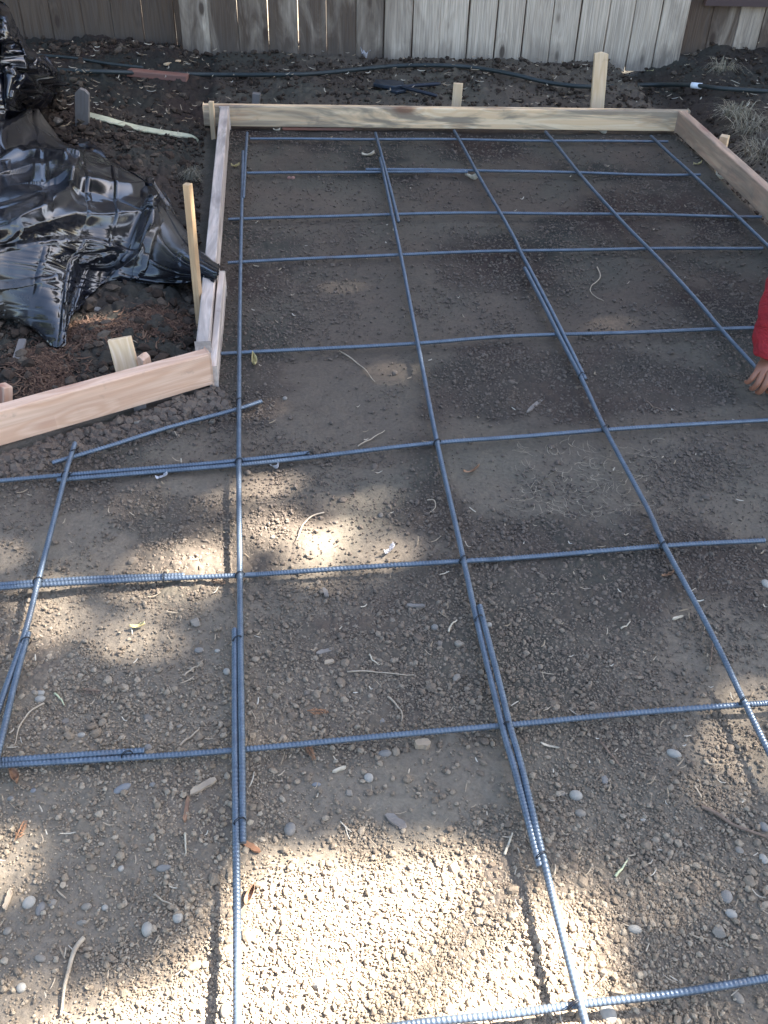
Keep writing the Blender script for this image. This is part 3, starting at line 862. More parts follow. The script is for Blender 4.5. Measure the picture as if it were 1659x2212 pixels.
# ------------------------------------------------------------------ hose
s_ = N('black hose'); M_HOSE = s_.done(s_.mix(s_.noise(s_.map((1, 1, 1)), 25, 4), (0.012, 0.016, 0.016), (0.035, 0.042, 0.04)), 0.55)
s_ = N('white plastic'); M_WHITE = s_.done((0.75, 0.77, 0.8), 0.5)
hr = empty('hose', G(860, 142))
tag(hr, 'long black irrigation hose lying along the foot of the fence', 'hose')
def hpath(pp, dz=0.030, n=120):
    return spline(np.array([G(a, b_, dz) for a, b_ in pp]), n) - np.array(hr.location)
tube('hose_pipe', hpath(((-60, 138), (100, 150), (200, 154), (330, 158), (460, 161), (620, 161), (700, 157), (790, 148), (860, 142), (950, 141), (1025, 146), (1106, 160), (1190, 179), (1280, 187), (1400, 183), (1495, 184), (1560, 191), (1680, 198), (1800, 204)), n=260), 0.0105, M_HOSE, 10, hr)
tube('hose_pipe', hpath(((-60, 118), (60, 119), (150, 124), (240, 138), (310, 146)), 0.035, 60), 0.0075, M_HOSE, 8, hr)
tube('label_sleeve', hpath(((1494, 184.0), (1515, 186.2)), 0.033, 4), 0.0145, M_WHITE, 12, hr)

# ------------------------------------------------------------------ hand tool behind the back board
s_ = N('dark tool grip'); M_TOOL = s_.done((0.014, 0.017, 0.026), 0.5)
s_ = N('dark tool steel'); M_TSTEEL = s_.done((0.035, 0.045, 0.06), 0.45, Metallic=0.5)
tl = empty('hand_tool', G(878, 190))
tag(tl, 'dark two handled cutter lying open on the soil behind the back form board', 'tool')
tloc = np.array(tl.location)
tube('handle', spline(np.array([G(868, 188, .03), G(905, 184, .034), G(952, 181, .03)]), 12) - tloc, [.007] * 3 + [.0095] * 8 + [.007], M_TOOL, 8, tl)
tube('handle', spline(np.array([G(860, 186, .03), G(905, 197, .03), G(944, 207, .024)]), 12) - tloc, [.007] * 3 + [.0095] * 8 + [.007], M_TOOL, 8, tl)
def plate(name, px, dz, t, parent, mat):
    pts = [G(a, b_, dz) - tloc for a, b_ in px]
    n = len(pts)
    v = pts + [q + np.array([0, 0, t]) for q in pts]
    f = [tuple(range(n - 1, -1, -1)), tuple(range(n, 2 * n))] + [(i, (i + 1) % n, n + (i + 1) % n, n + i) for i in range(n)]
    return bevel(mesh_py(name, v, f, mat, parent), 0.003)
plate('jaw', [(806, 187), (812, 178), (850, 180), (872, 183), (872, 190), (850, 194), (828, 191)], 0.022, 0.016, tl, M_TSTEEL)
plate('jaw', [(838, 198), (850, 192), (868, 186), (886, 190), (876, 200), (856, 204)], 0.010, 0.014, tl, M_TSTEEL)

# ------------------------------------------------------------------ black plastic
def plastic_mat():
    s = N('black polyethylene sheet')
    v = s.map((1, 1, 1))
    n = s.noise(v, 3.2, 5, 0.6, 0.6)
    d = s.n('Attribute', attribute_name='dust').outputs['Fac']
    dn = s.math('MULTIPLY', d, s.ramp(n, [(0.35, 0.15), (0.6, 1.0)]))
    c = s.mix(dn, (0.002, 0.003, 0.007), (0.085, 0.072, 0.056))
    sm = s.noise(v, 40, 4, 0.6)
    r = s.math('ADD', s.ramp(s.noise(v, 7, 3), [(0.3, 0.11), (0.7, 0.24)]), s.math('MULTIPLY', dn, 0.35))
    nm = s.bump(sm, 0.10, 0.003)
    m = s.done(c, r, nm)
    s.b.inputs['IOR'].default_value = 1.52
    s.b.inputs['Specular IOR Level'].default_value = 0.65
    s.b.inputs['Coat Weight'].default_value = 0.3
    s.b.inputs['Coat Roughness'].default_value = 0.08
    return m
M_PLASTIC = plastic_mat()

def cr_grid(ctrl, nu, nv):
    """Smooth sheet through a grid of landmarks (rows x cols x 3)."""
    c = np.array(ctrl, float)
    rows = np.stack([spline_param(c[i], nu) for i in range(c.shape[0])])        # rows x nu x 3
    return np.stack([spline_param(rows[:, j], nv) for j in range(nu)], 1)       # nv x nu x 3

def spline_param(p, n):
    q = np.vstack([2 * p[0] - p[1], p, 2 * p[-1] - p[-2]])
    s = np.linspace(0, len(p) - 1, n)
    i = np.clip(s.astype(int), 0, len(p) - 2)
    t = (s - i)[:, None]
    a, b, c, d = q[i], q[i + 1], q[i + 2], q[i + 3]
    return 0.5 * (2 * b + 0.9 * (c - a) * t + (2 * a - 5 * b + 4 * c - d + 0.1 * (c - a) * 0) * t * t + (3 * b - 3 * c + d - a) * t ** 3) + 0.05 * (c - a) * t * (1 - t)

def upsample(A, nv, nu):
    """Bilinear resize of a grid (rows x cols x k)."""
    r = np.linspace(0, A.shape[0] - 1, nv); c = np.linspace(0, A.shape[1] - 1, nu)
    i, j = np.minimum(r.astype(int), A.shape[0] - 2), np.minimum(c.astype(int), A.shape[1] - 2)
    fr, fc = (r - i)[:, None, None], (c - j)[None, :, None]
    g = lambda a, b: A[a][:, b]
    return (g(i, j) * (1 - fc) + g(i, j + 1) * fc) * (1 - fr) + (g(i + 1, j) * (1 - fc) + g(i + 1, j + 1) * fc) * fr

def grid_normals(S):
    n = np.cross(np.gradient(S, axis=0), np.gradient(S, axis=1))
    n /= np.linalg.norm(n, axis=2)[..., None] + 1e-9
    return n * np.where(n[..., 2:3] < 0, -1, 1)

def settle(S, B, nrm, exu, exv, iters, stiff_bend, roof, grav=0.00012, floor=-0.008):
    """Loose sheet laid over a heap: edges keep their (slightly too long) lengths, so the sheet buckles into folds."""
    S = S.copy()
    cons = []
    def link(di, dj, k, w):
        a = (slice(0, S.shape[0] - di), slice(max(0, -dj), S.shape[1] - max(0, dj)))
        b = (slice(di, S.shape[0]), slice(max(0, dj), S.shape[1] + min(0, dj)))
        L = np.linalg.norm(B[a] - B[b], axis=2)
        eu, ev = (exu[a] + exu[b]) / 2, (exv[a] + exv[b]) / 2
        q = di * di / (di * di + dj * dj)
        cons.append((di, dj, L * (1 + eu * (1 - q) + ev * q), k, w))
    link(0, 1, 1.0, 0); link(1, 0, 1.0, 0); link(1, 1, 0.55, 0); link(1, -1, 0.55, 0)
    link(0, 2, stiff_bend, 1); link(2, 0, stiff_bend, 1)
    pin = np.ones(S.shape[:2]); pin[0] = pin[-1] = 0; pin[:, 0] = pin[:, -1] = 0
    fade = np.clip(np.minimum.reduce([np.arange(S.shape[0])[:, None] + 0 * pin, (S.shape[0] - 1 - np.arange(S.shape[0]))[:, None] + 0 * pin, (S.shape[1] - 1 - np.arange(S.shape[1]))[None] + 0 * pin]) / (0.06 * S.shape[0]), 0, 1)
    vel = np.zeros_like(S)
    for it in range(iters):
        old = S.copy()
        S = S + vel * 0.92 * pin[..., None]
        S[..., 2] -= grav * pin
        for rep in range(2):
            acc = np.zeros_like(S); cnt = np.zeros(S.shape[:2])
            for di, dj, L, k, w in cons:
                a = (slice(0, S.shape[0] - di), slice(max(0, -dj), S.shape[1] - max(0, dj)))
                b = (slice(di, S.shape[0]), slice(max(0, dj), S.shape[1] + min(0, dj)))
                d = S[b] - S[a]
                l = np.sqrt((d * d).sum(2)) + 1e-9
                m = (k * 0.5 * (l - L) / l)[..., None] * d
                acc[a] += m; acc[b] -= m
                cnt[a] += k; cnt[b] += k
            S = S + acc / np.maximum(cnt, 1e-6)[..., None] * 1.45 * pin[..., None]
        D = S - B
        h = (D * nrm).sum(2)
        Tg = D - h[..., None] * nrm                                # sideways slip stays small, so the heap keeps its outline
        tl = np.linalg.norm(Tg, axis=2) + 1e-9
        Tg *= np.minimum(1, (0.35 * roof + 0.004) / tl)[..., None]
        S = B + Tg + np.clip(h, floor, roof * fade + 0.001)[..., None] * nrm
        vel = np.clip(S - old, -0.004, 0.004)
    return S

def sheet(label, ctrl, nu, nv, seed, exu_f, exv_f, fine_f, dust=None, folds=(), rough=0.02):
    c = [[P(*q) for q in row] for row in ctrl]
    S = cr_grid(c, nu, nv)
    nrm = grid_normals(S)
    ppx, ppy = proj(S[..., 0], S[..., 1], S[..., 2])
    iu, iv = np.meshgrid(np.linspace(0, 1, nu), np.linspace(0, 1, nv))
    edge = np.clip(np.minimum(np.minimum(iv, 1 - iv) * 9, (1 - iu) * 12), 0, 1)
    h = rough * 2 * (fbm(S[..., 0] + seed, S[..., 1] - S[..., 2], 4.0, 3, seed) - .5)
    for (pts, wd, ht) in folds:
        pts = np.array(pts, float)
        dist = np.full(ppx.shape, 1e9)
        sgn = np.zeros(ppx.shape)
        for a, b_ in zip(pts[:-1], pts[1:]):
            e = b_ - a
            t = np.clip(((ppx - a[0]) * e[0] + (ppy - a[1]) * e[1]) / (e @ e), 0, 1)
            dx, dy = ppx - a[0] - e[0] * t, ppy - a[1] - e[1] * t
            dd = np.hypot(dx, dy)
            sg = np.sign(e[0] * dy - e[1] * dx)
            sgn = np.where(dd < dist, sg, sgn)
            dist = np.minimum(dist, dd)
        h = h + ht * np.where(sgn > 0, np.exp(-(dist / (wd * 0.45)) ** 1.5), np.exp(-(dist / (wd * 1.6)) ** 1.3))
    B0 = S + nrm * (h * edge)[..., None]
    B0[..., 2] = np.maximum(B0[..., 2], gz(B0[..., 0], B0[..., 1]) + 0.014)
    g = np.random.default_rng(seed)
    T = None
    for lv_, (q, its, bend) in enumerate(((6, 160, .10), (3, 130, .12), (1.5, 90, .16), (1, 60, .2))):
        mv, mu = int(nv / q), int(nu / q)
        Bq = upsample(B0, mv, mu)
        nq = grid_normals(upsample(S, mv, mu))
        ux, vx = proj(Bq[..., 0], Bq[..., 1], Bq[..., 2])
        fr = (0.62, 0.84, 0.95, 1.0)[lv_]
        T = (Bq if T is None else upsample(T, mv, mu)) + nq * (g.normal(0, 1, (mv, mu)) * (0.0035, 0.0018, 0.0009, 0.0004)[lv_])[..., None]
        fi_ = fine_f(ux, vx)                                      # 1 where only small wrinkles form
        fr = fr * (1 - fi_ * (0.95, 0.6, 0.15, 0.0)[lv_])
        T = settle(T, Bq, nq, exu_f(ux, vx) * fr, exv_f(ux, vx) * fr, its, bend, 0.055 - 0.033 * fi_)
    S = T
    ux, vx = proj(S[..., 0], S[..., 1], S[..., 2])
    al = S @ RT
    q_ = S @ UP + 0.12 * al + 0.03 * fbm(S[..., 0], S[..., 1], 3.0, 2, 2)
    w_ = pull(ux, vx)                                              # drawn tight towards the hanging corner: long level wrinkles
    wk = 0.0062 * (np.abs(vnoise(al * 2.6 + 2 * q_, q_ * 44, 2) - .5) * 2 - .5) + 0.0036 * (np.abs(vnoise(al * 4.5, q_ * 92, 1) - .5) * 2 - .5)
    S = S + grid_normals(S) * (w_ * wk)[..., None]
    S[..., 2] = np.maximum(S[..., 2], gz(S[..., 0], S[..., 1]) + 0.012)
    ii_ = (np.arange(nv - 1)[:, None] * nu + np.arange(nu - 1)[None, :]).ravel()
    o = mesh_np('plastic_sheet', S.reshape(-1, 3), np.stack([ii_, ii_ + nu, ii_ + nu + 1, ii_ + 1], 1), M_PLASTIC, smooth=True)
    if dust is not None:
        ppx, ppy = proj(S[..., 0], S[..., 1], S[..., 2])
        o.data.attributes.new('dust', 'FLOAT', 'POINT').data.foreach_set('value', dust(ppx, ppy).ravel().astype(np.float32))
    return tag(o, label, 'plastic sheet')

main = [
    [(-350, 300, .02), (-150, 295, .03), (0, 290, .08), (80, 280, .05), (150, 322, .0), (215, 348, 0), (300, 418, 0), (362, 442, 0), (412, 522, .04), (478, 577, .11)],
    [(-350, 270, .50), (-150, 260, .42), (0, 258, .34), (74, 232, .26), (144, 309, .13), (213, 340, .11), (298, 413, .09), (354, 433, .07), (408, 517, .10), (482, 579, .13)],
    [(-350, 380, .46), (-150, 360, .40), (0, 345, .31), (80, 325, .26), (160, 350, .21), (225, 375, .18), (295, 432, .15), (345, 470, .13), (402, 538, .125), (481, 586, .135)],
    [(-350, 470, .42), (-150, 450, .36), (0, 440, .29), (90, 425, .27), (180, 425, .24), (240, 438, .21), (296, 470, .17), (335, 510, .13), (395, 558, .12), (479, 593, .135)],
    [(-350, 560, .32), (-150, 540, .28), (0, 530, .24), (100, 520, .22), (180, 510, .19), (235, 520, .16), (275, 535, .12), (325, 557, .09), (388, 580, .095), (476, 599, .13)],
    [(-350, 640, .20), (-150, 625, .18), (0, 612, .16), (85, 602, .15), (145, 592, .13), (190, 580, .10), (235, 583, .07), (300, 592, .05), (390, 600, .06), (474, 604, .12)],
    [(-350, 740, .03), (-150, 720, .03), (0, 690, .05), (62, 710, .05), (125, 762, .035), (144, 690, .06), (175, 650, .04), (222, 600, .03), (395, 608, .03), (471, 607, .113)],
]
def pull(u, v):
    return np.clip(1.3 * blob(u, v, 95, 590, 130, 85) + 0.8 * blob(u, v, 110, 690, 50, 55) + 0.25 * blob(u, v, 300, 560, 90, 40), 0, 1)
def exu_main(u, v):
    return 0.028 + 0.035 * blob(u, v, 60, 380, 200, 90) + 0.04 * blob(u, v, 330, 520, 80, 60)
def fine_main(u, v):
    return np.clip(1.2 * blob(u, v, 80, 590, 170, 95) + blob(u, v, 110, 700, 70, 70) + blob(u, v, 450, 580, 70, 50) + 0.6 * blob(u, v, 340, 480, 60, 60), 0, 1)
def exv_main(u, v):
    return 0.028 + 0.06 * blob(u, v, 90, 590, 160, 110) + 0.035 * blob(u, v, 60, 380, 200, 90) + 0.03 * blob(u, v, 110, 690, 60, 60)
def dust_main(u, v):
    return np.clip(1.0 * blob(u, v, 350, 500, 45, 55) + 0.55 * blob(u, v, 10, 650, 60, 70) + 0.7 * blob(u, v, 90, 270, 40, 40) + 0.3 * blob(u, v, 130, 360, 60, 12) + 0.11, 0, 1)
sheet('large crumpled black plastic sheet heaped over the dirt at the left', main, 420, 340, 3, exu_main, exv_main, fine_main, dust_main,
      folds=(([(-60, 505), (20, 490), (75, 470), (130, 425), (150, 378)], 26, .035), ([(60, 372), (150, 375), (230, 385), (298, 420)], 30, .035), ([(135, 402), (220, 408), (300, 425), (304, 460), (298, 505)], 24, .045),
             ([(-40, 330), (60, 345), (120, 368)], 20, .025), ([(300, 465), (316, 520), (250, 570)], 18, .025), ([(40, 500), (150, 462), (290, 462)], 22, .03)))
lobe = [
    [(-300, -120, .70), (-100, -90, .70), (5, 0, .64), (42, 66, .50), (66, 106, .40), (104, 132, .30), (126, 170, .16), (128, 182, .0)],
    [(-300, 0, .70), (-100, 10, .70), (0, 55, .62), (32, 105, .52), (62, 138, .44), (97, 163, .34), (123, 190, .16), (124, 200, .0)],
    [(-300, 120, .60), (-100, 120, .58), (0, 135, .50), (28, 160, .46), (54, 182, .38), (86, 202, .28), (110, 217, .13), (112, 227, .0)],
    [(-300, 230, .52), (-100, 220, .45), (0, 215, .40), (20, 222, .38), (44, 232, .30), (68, 240, .20), (92, 247, .08), (94, 252, .0)],
    [(-300, 330, .40), (-100, 315, .33), (0, 300, .28), (20, 290, .2), (40, 280, .14), (60, 265, .1), (76, 258, .04), (80, 255, .0)],
]
sheet('smaller black plastic bundle bunched up behind the large sheet, against the dark fence', lobe, 180, 180, 9, lambda u, v: 0.06 + 0 * u, lambda u, v: 0.07 + 0 * u, lambda u, v: sstep(60, 110, u), lambda u, v: 0.03 + 0.3 * blob(u, v, 90, 190, 20, 30),
      folds=(([(-40, 60), (20, 130), (70, 245)], 24, .04), ([(55, 130), (90, 150), (118, 190)], 16, .03)))

# ------------------------------------------------------------------ tree whose crown dapples the yard
s_ = N('green leaf')
g_ = s_.n('NewGeometry')
M_LEAF = s_.done(s_.ramp(g_.outputs['Random Per Island'], [(0, (0.035, 0.065, 0.02)), (1, (0.08, 0.12, 0.035))]), 0.55)
s_ = N('bark')
M_BARK = s_.done(s_.ramp(s_.noise(s_.map((6, 6, 1.5)), 4, 5), [(0.3, (0.05, 0.038, 0.03)), (0.7, (0.14, 0.11, 0.085))]), 0.9, s_.bump(s_.noise(s_.map((8, 8, 2)), 5, 5), 0.8, 0.02))

def sunlight(u, v):
    """How open the crown is over each part of the yard (0 closed, 1 open)."""
    s = 0.10 * sstep(950, 1600, v)
    def sm(cx, cy, rx, ry, a=1.0, p=2.0):
        nonlocal s
        q = (np.abs((u - cx) / rx) ** p + np.abs((v - cy) / ry) ** p)
        s = np.maximum(s, a * np.clip(1.35 - q, 0, 1))
    sm(835, 2070, 450, 285, 1.0, 2.6); sm(640, 2190, 360, 150, 1.0); sm(1090, 2060, 300, 220, 0.95, 2.4); sm(540, 2050, 90, 110, 1.0)
    sm(1060, 2240, 430, 150, 0.95); sm(240, 2255, 330, 135, 0.85); sm(1390, 2080, 200, 110, 0.45); sm(1200, 1890, 170, 90, 0.55)
    sm(700, 1880, 140, 50, 0.8); sm(40, 1890, 140, 80, 0.5); sm(60, 2160, 140, 60, 0.5); sm(760, 1790, 160, 55, 0.35); sm(1450, 1900, 240, 200, 0.28); sm(250, 2060, 200, 70, .3)
    sm(600, 1088, 105, 65, 1.0); sm(690, 1170, 230, 95, 0.8); sm(600, 1200, 150, 60, 1.0); sm(440, 1212, 130, 62, 1.0); sm(340, 1272, 180, 55, 0.6); sm(230, 1345, 180, 65, 0.5); sm(440, 1095, 90, 40, 0.5)
    sm(690, 1525, 120, 55, 0.65); sm(560, 1545, 70, 40, 0.45); sm(1615, 1498, 110, 50, 0.9); sm(1580, 1640, 150, 95, 0.65); sm(1480, 1800, 140, 70, 0.35); sm(860, 1420, 200, 50, .16); sm(420, 1400, 120, 50, .3)
    sm(1310, 692, 85, 22, 0.65); sm(1410, 705, 65, 18, 0.55); sm(1480, 832, 75, 28, 0.6); sm(850, 803, 75, 24, 0.5); sm(1070, 850, 90, 40, 0.3); sm(640, 872, 60, 28, 0.5); sm(760, 610, 60, 20, .35)
    sm(195, 714, 60, 26, 1.0); sm(85, 985, 90, 26, 0.5); sm(720, 1130, 330, 110, 0.22); sm(290, 1250, 320, 200, 0.40); sm(690, 1150, 240, 120, 0.5); sm(960, 950, 160, 60, .16); sm(560, 905, 50, 24, .35)
    return s

t = empty('shade_tree', (9.0, 5.2, 0))
tag(t, 'tall shade tree beside the yard, its gappy crown letting sun flecks through', 'tree')
tl_ = np.array([9.0, 5.2, 0])
n = 190000
fx, fy = rng.uniform(-3.4, 4.2, n), rng.uniform(-0.7, 5.62, n)
hz = rng.uniform(7.2, 9.8, n)
u, v = proj(fx, fy, 0 * fx)
op = sunlight(u, v)
op = np.where(v < 1780, np.clip(op * (0.62 + 0.85 * fbm(fx, fy, 6.5, 3, 2)), 0, 1), op)
thin = sstep(-0.7, 0.0, fy) * 0.9 + 0.1
keep = rng.random(n) < np.clip(-np.log(np.clip(op, 0, 1) * 1.05 + 0.002) / 5.2, 0, 1) * thin
keep &= op < 0.93
fx, fy, hz = fx[keep], fy[keep], hz[keep]
mx_ = 26000                                                    # more crown over ground beyond the form, added to block the sky
gx2, gy2 = rng.uniform(-3.4, 9.5, mx_), rng.uniform(-4.0, 5.6, mx_)
k2 = (gx2 > 4.2) & (gy2 > -2.5)
fx, fy, hz = np.concatenate([fx, gx2[k2]]), np.concatenate([fy, gy2[k2]]), np.concatenate([hz, rng.uniform(7.0, 10.4, k2.sum())])
szl = np.concatenate([rng.uniform(0.09, 0.15, keep.sum()), rng.uniform(0.22, 0.36, k2.sum())])
c = np.stack([fx, fy, 0 * fx], 1) + SUNV[None] * (hz / SUNV[2])[:, None]
n = len(c)
lv = np.array([(0, 0, 0), (0.35, 0.30, 0.05), (0.75, 0.24, 0.02), (1.0, 0, -0.08), (0.75, -0.24, 0.02), (0.35, -0.30, 0.05)]) - np.array([0.5, 0, 0])
rot = rand_rot(n)
w = np.einsum('nij,kj->nki', rot, lv) * szl[:, None, None] + c[:, None, :] - tl_
fi = np.array([(0, 1, 2, 3), (0, 3, 4, 5)])
F = (fi[None] + (np.arange(n) * 6)[:, None, None]).reshape(-1, 4)
cr = mesh_np('crown', w.reshape(-1, 3), F, M_LEAF, t)
def limb(pts, r0, r1, n=24):
    p = spline(np.array(pts, float), n)
    return p, np.linspace(r0, r1, n)
tv, tf, off = [], [], 0
limbs = [limb([(9.0, 5.2, -.1), (9.05, 5.15, 2.0), (8.9, 5.0, 4.4), (8.5, 4.9, 6.2)], .24, .13)]
for e in ((6.0, 3.6, 8.4), (6.6, 7.0, 8.6), (8.8, 2.8, 8.4), (10.2, 4.6, 9.0), (7.6, 4.8, 9.6), (5.0, 5.4, 8.0), (7.2, 2.6, 8.2)):
    limbs.append(limb([(8.52, 4.91, 6.1), ((8.5 + e[0]) / 2, (4.9 + e[1]) / 2, (6.3 + e[2]) / 2 + .15), e], .075, .018, 16))
for p, r in limbs:
    a, f, *_ = tube_vf(p - tl_, r, 9)
    tv.append(a); tf.append(f + off); off += len(a)
mesh_np('trunk', np.vstack(tv), np.vstack(tf), M_BARK, t, smooth=True)

# dense tree added unseen over the left fence to keep open sky off that corner
def round_tree(name, label, base, blobs, n, size, trunk_top):
    e = empty(name, base)
    tag(e, label, 'tree')
    pts = []
    for cx, cy, cz, r in blobs:
        k = int(n * r * r / sum(q[3] ** 2 for q in blobs))
        d = rng.normal(size=(k, 3)); d /= np.linalg.norm(d, axis=1)[:, None]
        pts.append(np.array([cx, cy, cz]) + d * (r * rng.uniform(.55, 1.0, k) ** .6)[:, None] * np.array([1, 1, .85]))
    p = np.vstack(pts)
    w = np.einsum('nij,kj->nki', rand_rot(len(p)), lv) * (rng.uniform(.7, 1.2, len(p)) * size)[:, None, None] + p[:, None, :] - np.array(base)
    mesh_np('crown', w.reshape(-1, 3), (fi[None] + (np.arange(len(p)) * 6)[:, None, None]).reshape(-1, 4), M_LEAF, e)
    q, r = limb([base, (base[0] + .05, base[1], 1.2), trunk_top], .16, .05)
    a, f, *_ = tube_vf(q - np.array(base), r, 9)
    mesh_np('trunk', a, f, M_BARK, e, smooth=True)
round_tree('sky_block_tree', 'added unseen evergreen at the far left, blocking sky over the dark fence section', (-4.6, 5.0, 0), ((-3.9, 5.0, 3.4, 1.5), (-4.6, 4.6, 4.8, 1.5), (-3.2, 5.9, 4.3, 1.4), (-4.4, 3.4, 3.2, 1.3)  ), 9000, .24, (-4.2, 5.0, 4.6))

# ------------------------------------------------------------------ person reaching in at the right
s_ = N('skin'); M_SKIN = s_.done(s_.mix(s_.noise(s_.map((1, 1, 1)), 35, 4), (0.29, 0.125, 0.072), (0.20, 0.080, 0.048)), 0.55)
s_ = N('red cotton'); nz_ = s_.noise(s_.map((1, 1, 1)), 14, 4)
M_REDC = s_.done(s_.mix(nz_, (0.33, 0.012, 0.018), (0.24, 0.008, 0.014)), 0.85, s_.bump(s_.noise(s_.map((14, 14, 30)), 1.0, 4, 0.6, 1.5), 0.9, 0.02, s_.bump(s_.noise(s_.map((900, 900, 900)), 1.0, 2), 0.3, 0.001)))
s_ = N('blue denim'); M_DENIM = s_.done((0.05, 0.07, 0.12), 0.9)
s_ = N('dark hair'); M_HAIR = s_.done((0.02, 0.015, 0.012), 0.6)
s_ = N('boot leather'); M_BOOT = s_.done((0.11, 0.065, 0.035), 0.6)

def skin(name, pts, edges, mat, parent=None, root=0, sub=2):
    me = bpy.data.meshes.new(name)
    me.from_pydata([tuple(map(float, p[:3])) for p in pts], edges, [])
    o = bpy.data.objects.new(name, me)
    COL.objects.link(o)
    me.materials.append(mat)
    if parent: o.parent = parent
    m = o.modifiers.new('skin', 'SKIN')
    m.use_smooth_shade = True
    for i, p in enumerate(pts):
        r = p[3] if isinstance(p[3], tuple) else (p[3], p[3])
        me.skin_vertices[0].data[i].radius = r
        me.skin_vertices[0].data[i].use_root = i == root
    sb = o.modifiers.new('smooth', 'SUBSURF')
    sb.levels = sb.render_levels = sub
    return o

class Sk:
    def __init__(s): s.p, s.e = [], []
    def add(s, p, r, prev=None):
        s.p.append((*p, r))
        if prev is not None: s.e.append((prev, len(s.p) - 1))
        return len(s.p) - 1
    def chain(s, pts, prev):
        for p, r in pts: prev = s.add(p, r, prev)
        return prev

W = P(1662, 781, 0.115)                                            # right wrist
E_ = W + np.array([0.018, 0.075, 0.245])                           # right elbow, above
SH = E_ + np.array([0.22, 0.20, 0.17])
PEL = W + np.array([0.66, 0.80, 0.24])
b = Sk()
pel = b.add(PEL, (0.15, 0.12))
belly = b.add(PEL + [0, -.14, .16], (0.14, 0.11), pel)
chest = b.add(PEL + [-.02, -.30, .36], (0.15, 0.115), belly)
shc = np.array([SH[0] + 0.19, SH[1] + 0.0, SH[2] + 0.03])
neck0 = b.add(shc + [0, -.03, .05], 0.075, chest)
neck = b.add(shc + [0, -.09, .11], 0.055, neck0)
jaw = b.add(shc + [0, -.15, .14], 0.068, neck)
head = b.add(shc + [0, -.17, .21], 0.088, jaw)
crown_ = b.add(shc + [0, -.15, .28], 0.066, head)
nose = b.add(shc + [0, -.262, .165], 0.014, head)
for sx in (-1, 1): b.add(shc + [sx * .095, -.155, .20], (0.012, 0.026), head)
sr = b.add(SH, 0.062, neck0)
er = b.add(E_, 0.043, sr)
fm = b.add(W * 0.45 + E_ * 0.55, 0.040, er)
wr_ = b.add(W, (0.030, 0.024), fm)
palm = b.add(W + [-.009, -.022, -.010], (0.034, 0.021), wr_)
def finger(base, tips, r0):
    q = b.add(base, r0, palm)
    k = len(tips)
    for i, t_ in enumerate(tips): q = b.add(t_, r0 * (1.02 - 0.13 * (i + 1)), q)
B_ = lambda dx, dy, dz: W + np.array([dx, dy, dz])
# right hand, back of the hand to the camera: little finger at the left, thumb at the right
finger(B_(-.040, -.034, -.014), [B_(-.051, -.040, -.034), B_(-.056, -.033, -.050), B_(-.058, -.020, -.054)], .0092)
finger(B_(-.026, -.043, -.013), [B_(-.036, -.052, -.042), B_(-.041, -.044, -.063), B_(-.041, -.026, -.072)], .0105)
finger(B_(-.008, -.047, -.012), [B_(-.018, -.058, -.045), B_(-.022, -.050, -.070), B_(-.022, -.030, -.082)], .0115)
finger(B_(.012, -.044, -.012), [B_(.006, -.056, -.044), B_(.004, -.048, -.067), B_(.006, -.030, -.079)], .0108)
q = b.add(B_(.022, -.010, -.022), .0150, palm); q = b.add(B_(.034, -.022, -.050), .0125, q); q = b.add(B_(.026, -.034, -.072), .0112, q); q = b.add(B_(.016, -.034, -.084), .0090, q)
SL = shc * 2 - SH; SL[2] = SH[2]
sl = b.add(SL, 0.062, neck0)
KN = PEL + np.array([.18, -.50, .12])
el = b.add(SL + [.12, -.10, -.20], 0.043, sl); wl = b.add(KN + [-.02, -.10, .10], (0.030, 0.024), el); pl = b.add(KN + [-.02, -.17, .06], (0.036, 0.019), wl)
for i, dx in enumerate((-.033, -.012, .010, .031)):
    q = b.add(KN + [-.02 + dx, -.205, .038], .0095, pl); q = b.add(KN + [-.02 + dx * 1.1, -.225, .012], .0088, q); q = b.add(KN + [-.02 + dx * 1.1, -.228, -.010], .0075, q)
q = b.add(KN + [-.065, -.175, .045], .012, pl); b.add(KN + [-.075, -.20, .02], .010, q)
legs = []
for sx in (-1, 1):
    hp = b.add(PEL + [sx * .10, -.03, -.02], 0.085, pel)
    kp = PEL + np.array([sx * .18, -.50, .12 if sx > 0 else -.10])
    kn = b.add(kp, 0.060, hp)
    an = kp + np.array([0, .22 if sx > 0 else .40, 0]); an[2] = 0.10
    a_ = b.add(an, 0.038, kn)
    ft = b.add([an[0], an[1] - .14, 0.045], (0.042, 0.026), a_)
    legs.append((PEL + np.array([sx * .10, -.03, -.02]), kp, an))
person = skin('person', b.p, b.e, M_SKIN)
tag(person, 'person in a red long sleeved shirt reaching a hand down to the bars', 'person')
c_ = Sk()
q0 = c_.add(PEL + [0, -.04, .06], (.165, .13)); q = c_.add(PEL + [0, -.14, .16], (.160, .125), q0); q = c_.add(PEL + [-.02, -.30, .36], (.170, .135), q)
nk = c_.add(shc + [0, -.03, .05], .085, q); c_.add(shc + [0, -.06, .085], .068, nk)
q = c_.add(SH, .080, nk); q = c_.add(E_ * .5 + SH * .5, .062, q); q = c_.add(E_, .060, q); q = c_.add(E_ * .62 + W * .38 + [-.006, 0, 0], .060, q)
q = c_.add(E_ * .35 + W * .65 + [-.004, 0, 0], .058, q); q = c_.add(E_ * .10 + W * .90, .058, q); c_.add(E_ * .02 + W * .98, .057, q)
q = c_.add(SL, .080, nk); q = c_.add(SL + [.12, -.10, -.20], .060, q); c_.add((SL + [.12, -.10, -.20]) * .2 + (KN + [-.02, -.10, .10]) * .8, .046, q)
sh_ = skin('shirt', c_.p, c_.e, M_REDC, person, sub=3)
tx_ = bpy.data.textures.new('cloth_folds', 'CLOUDS'); tx_.noise_scale = 0.055; tx_.noise_depth = 1
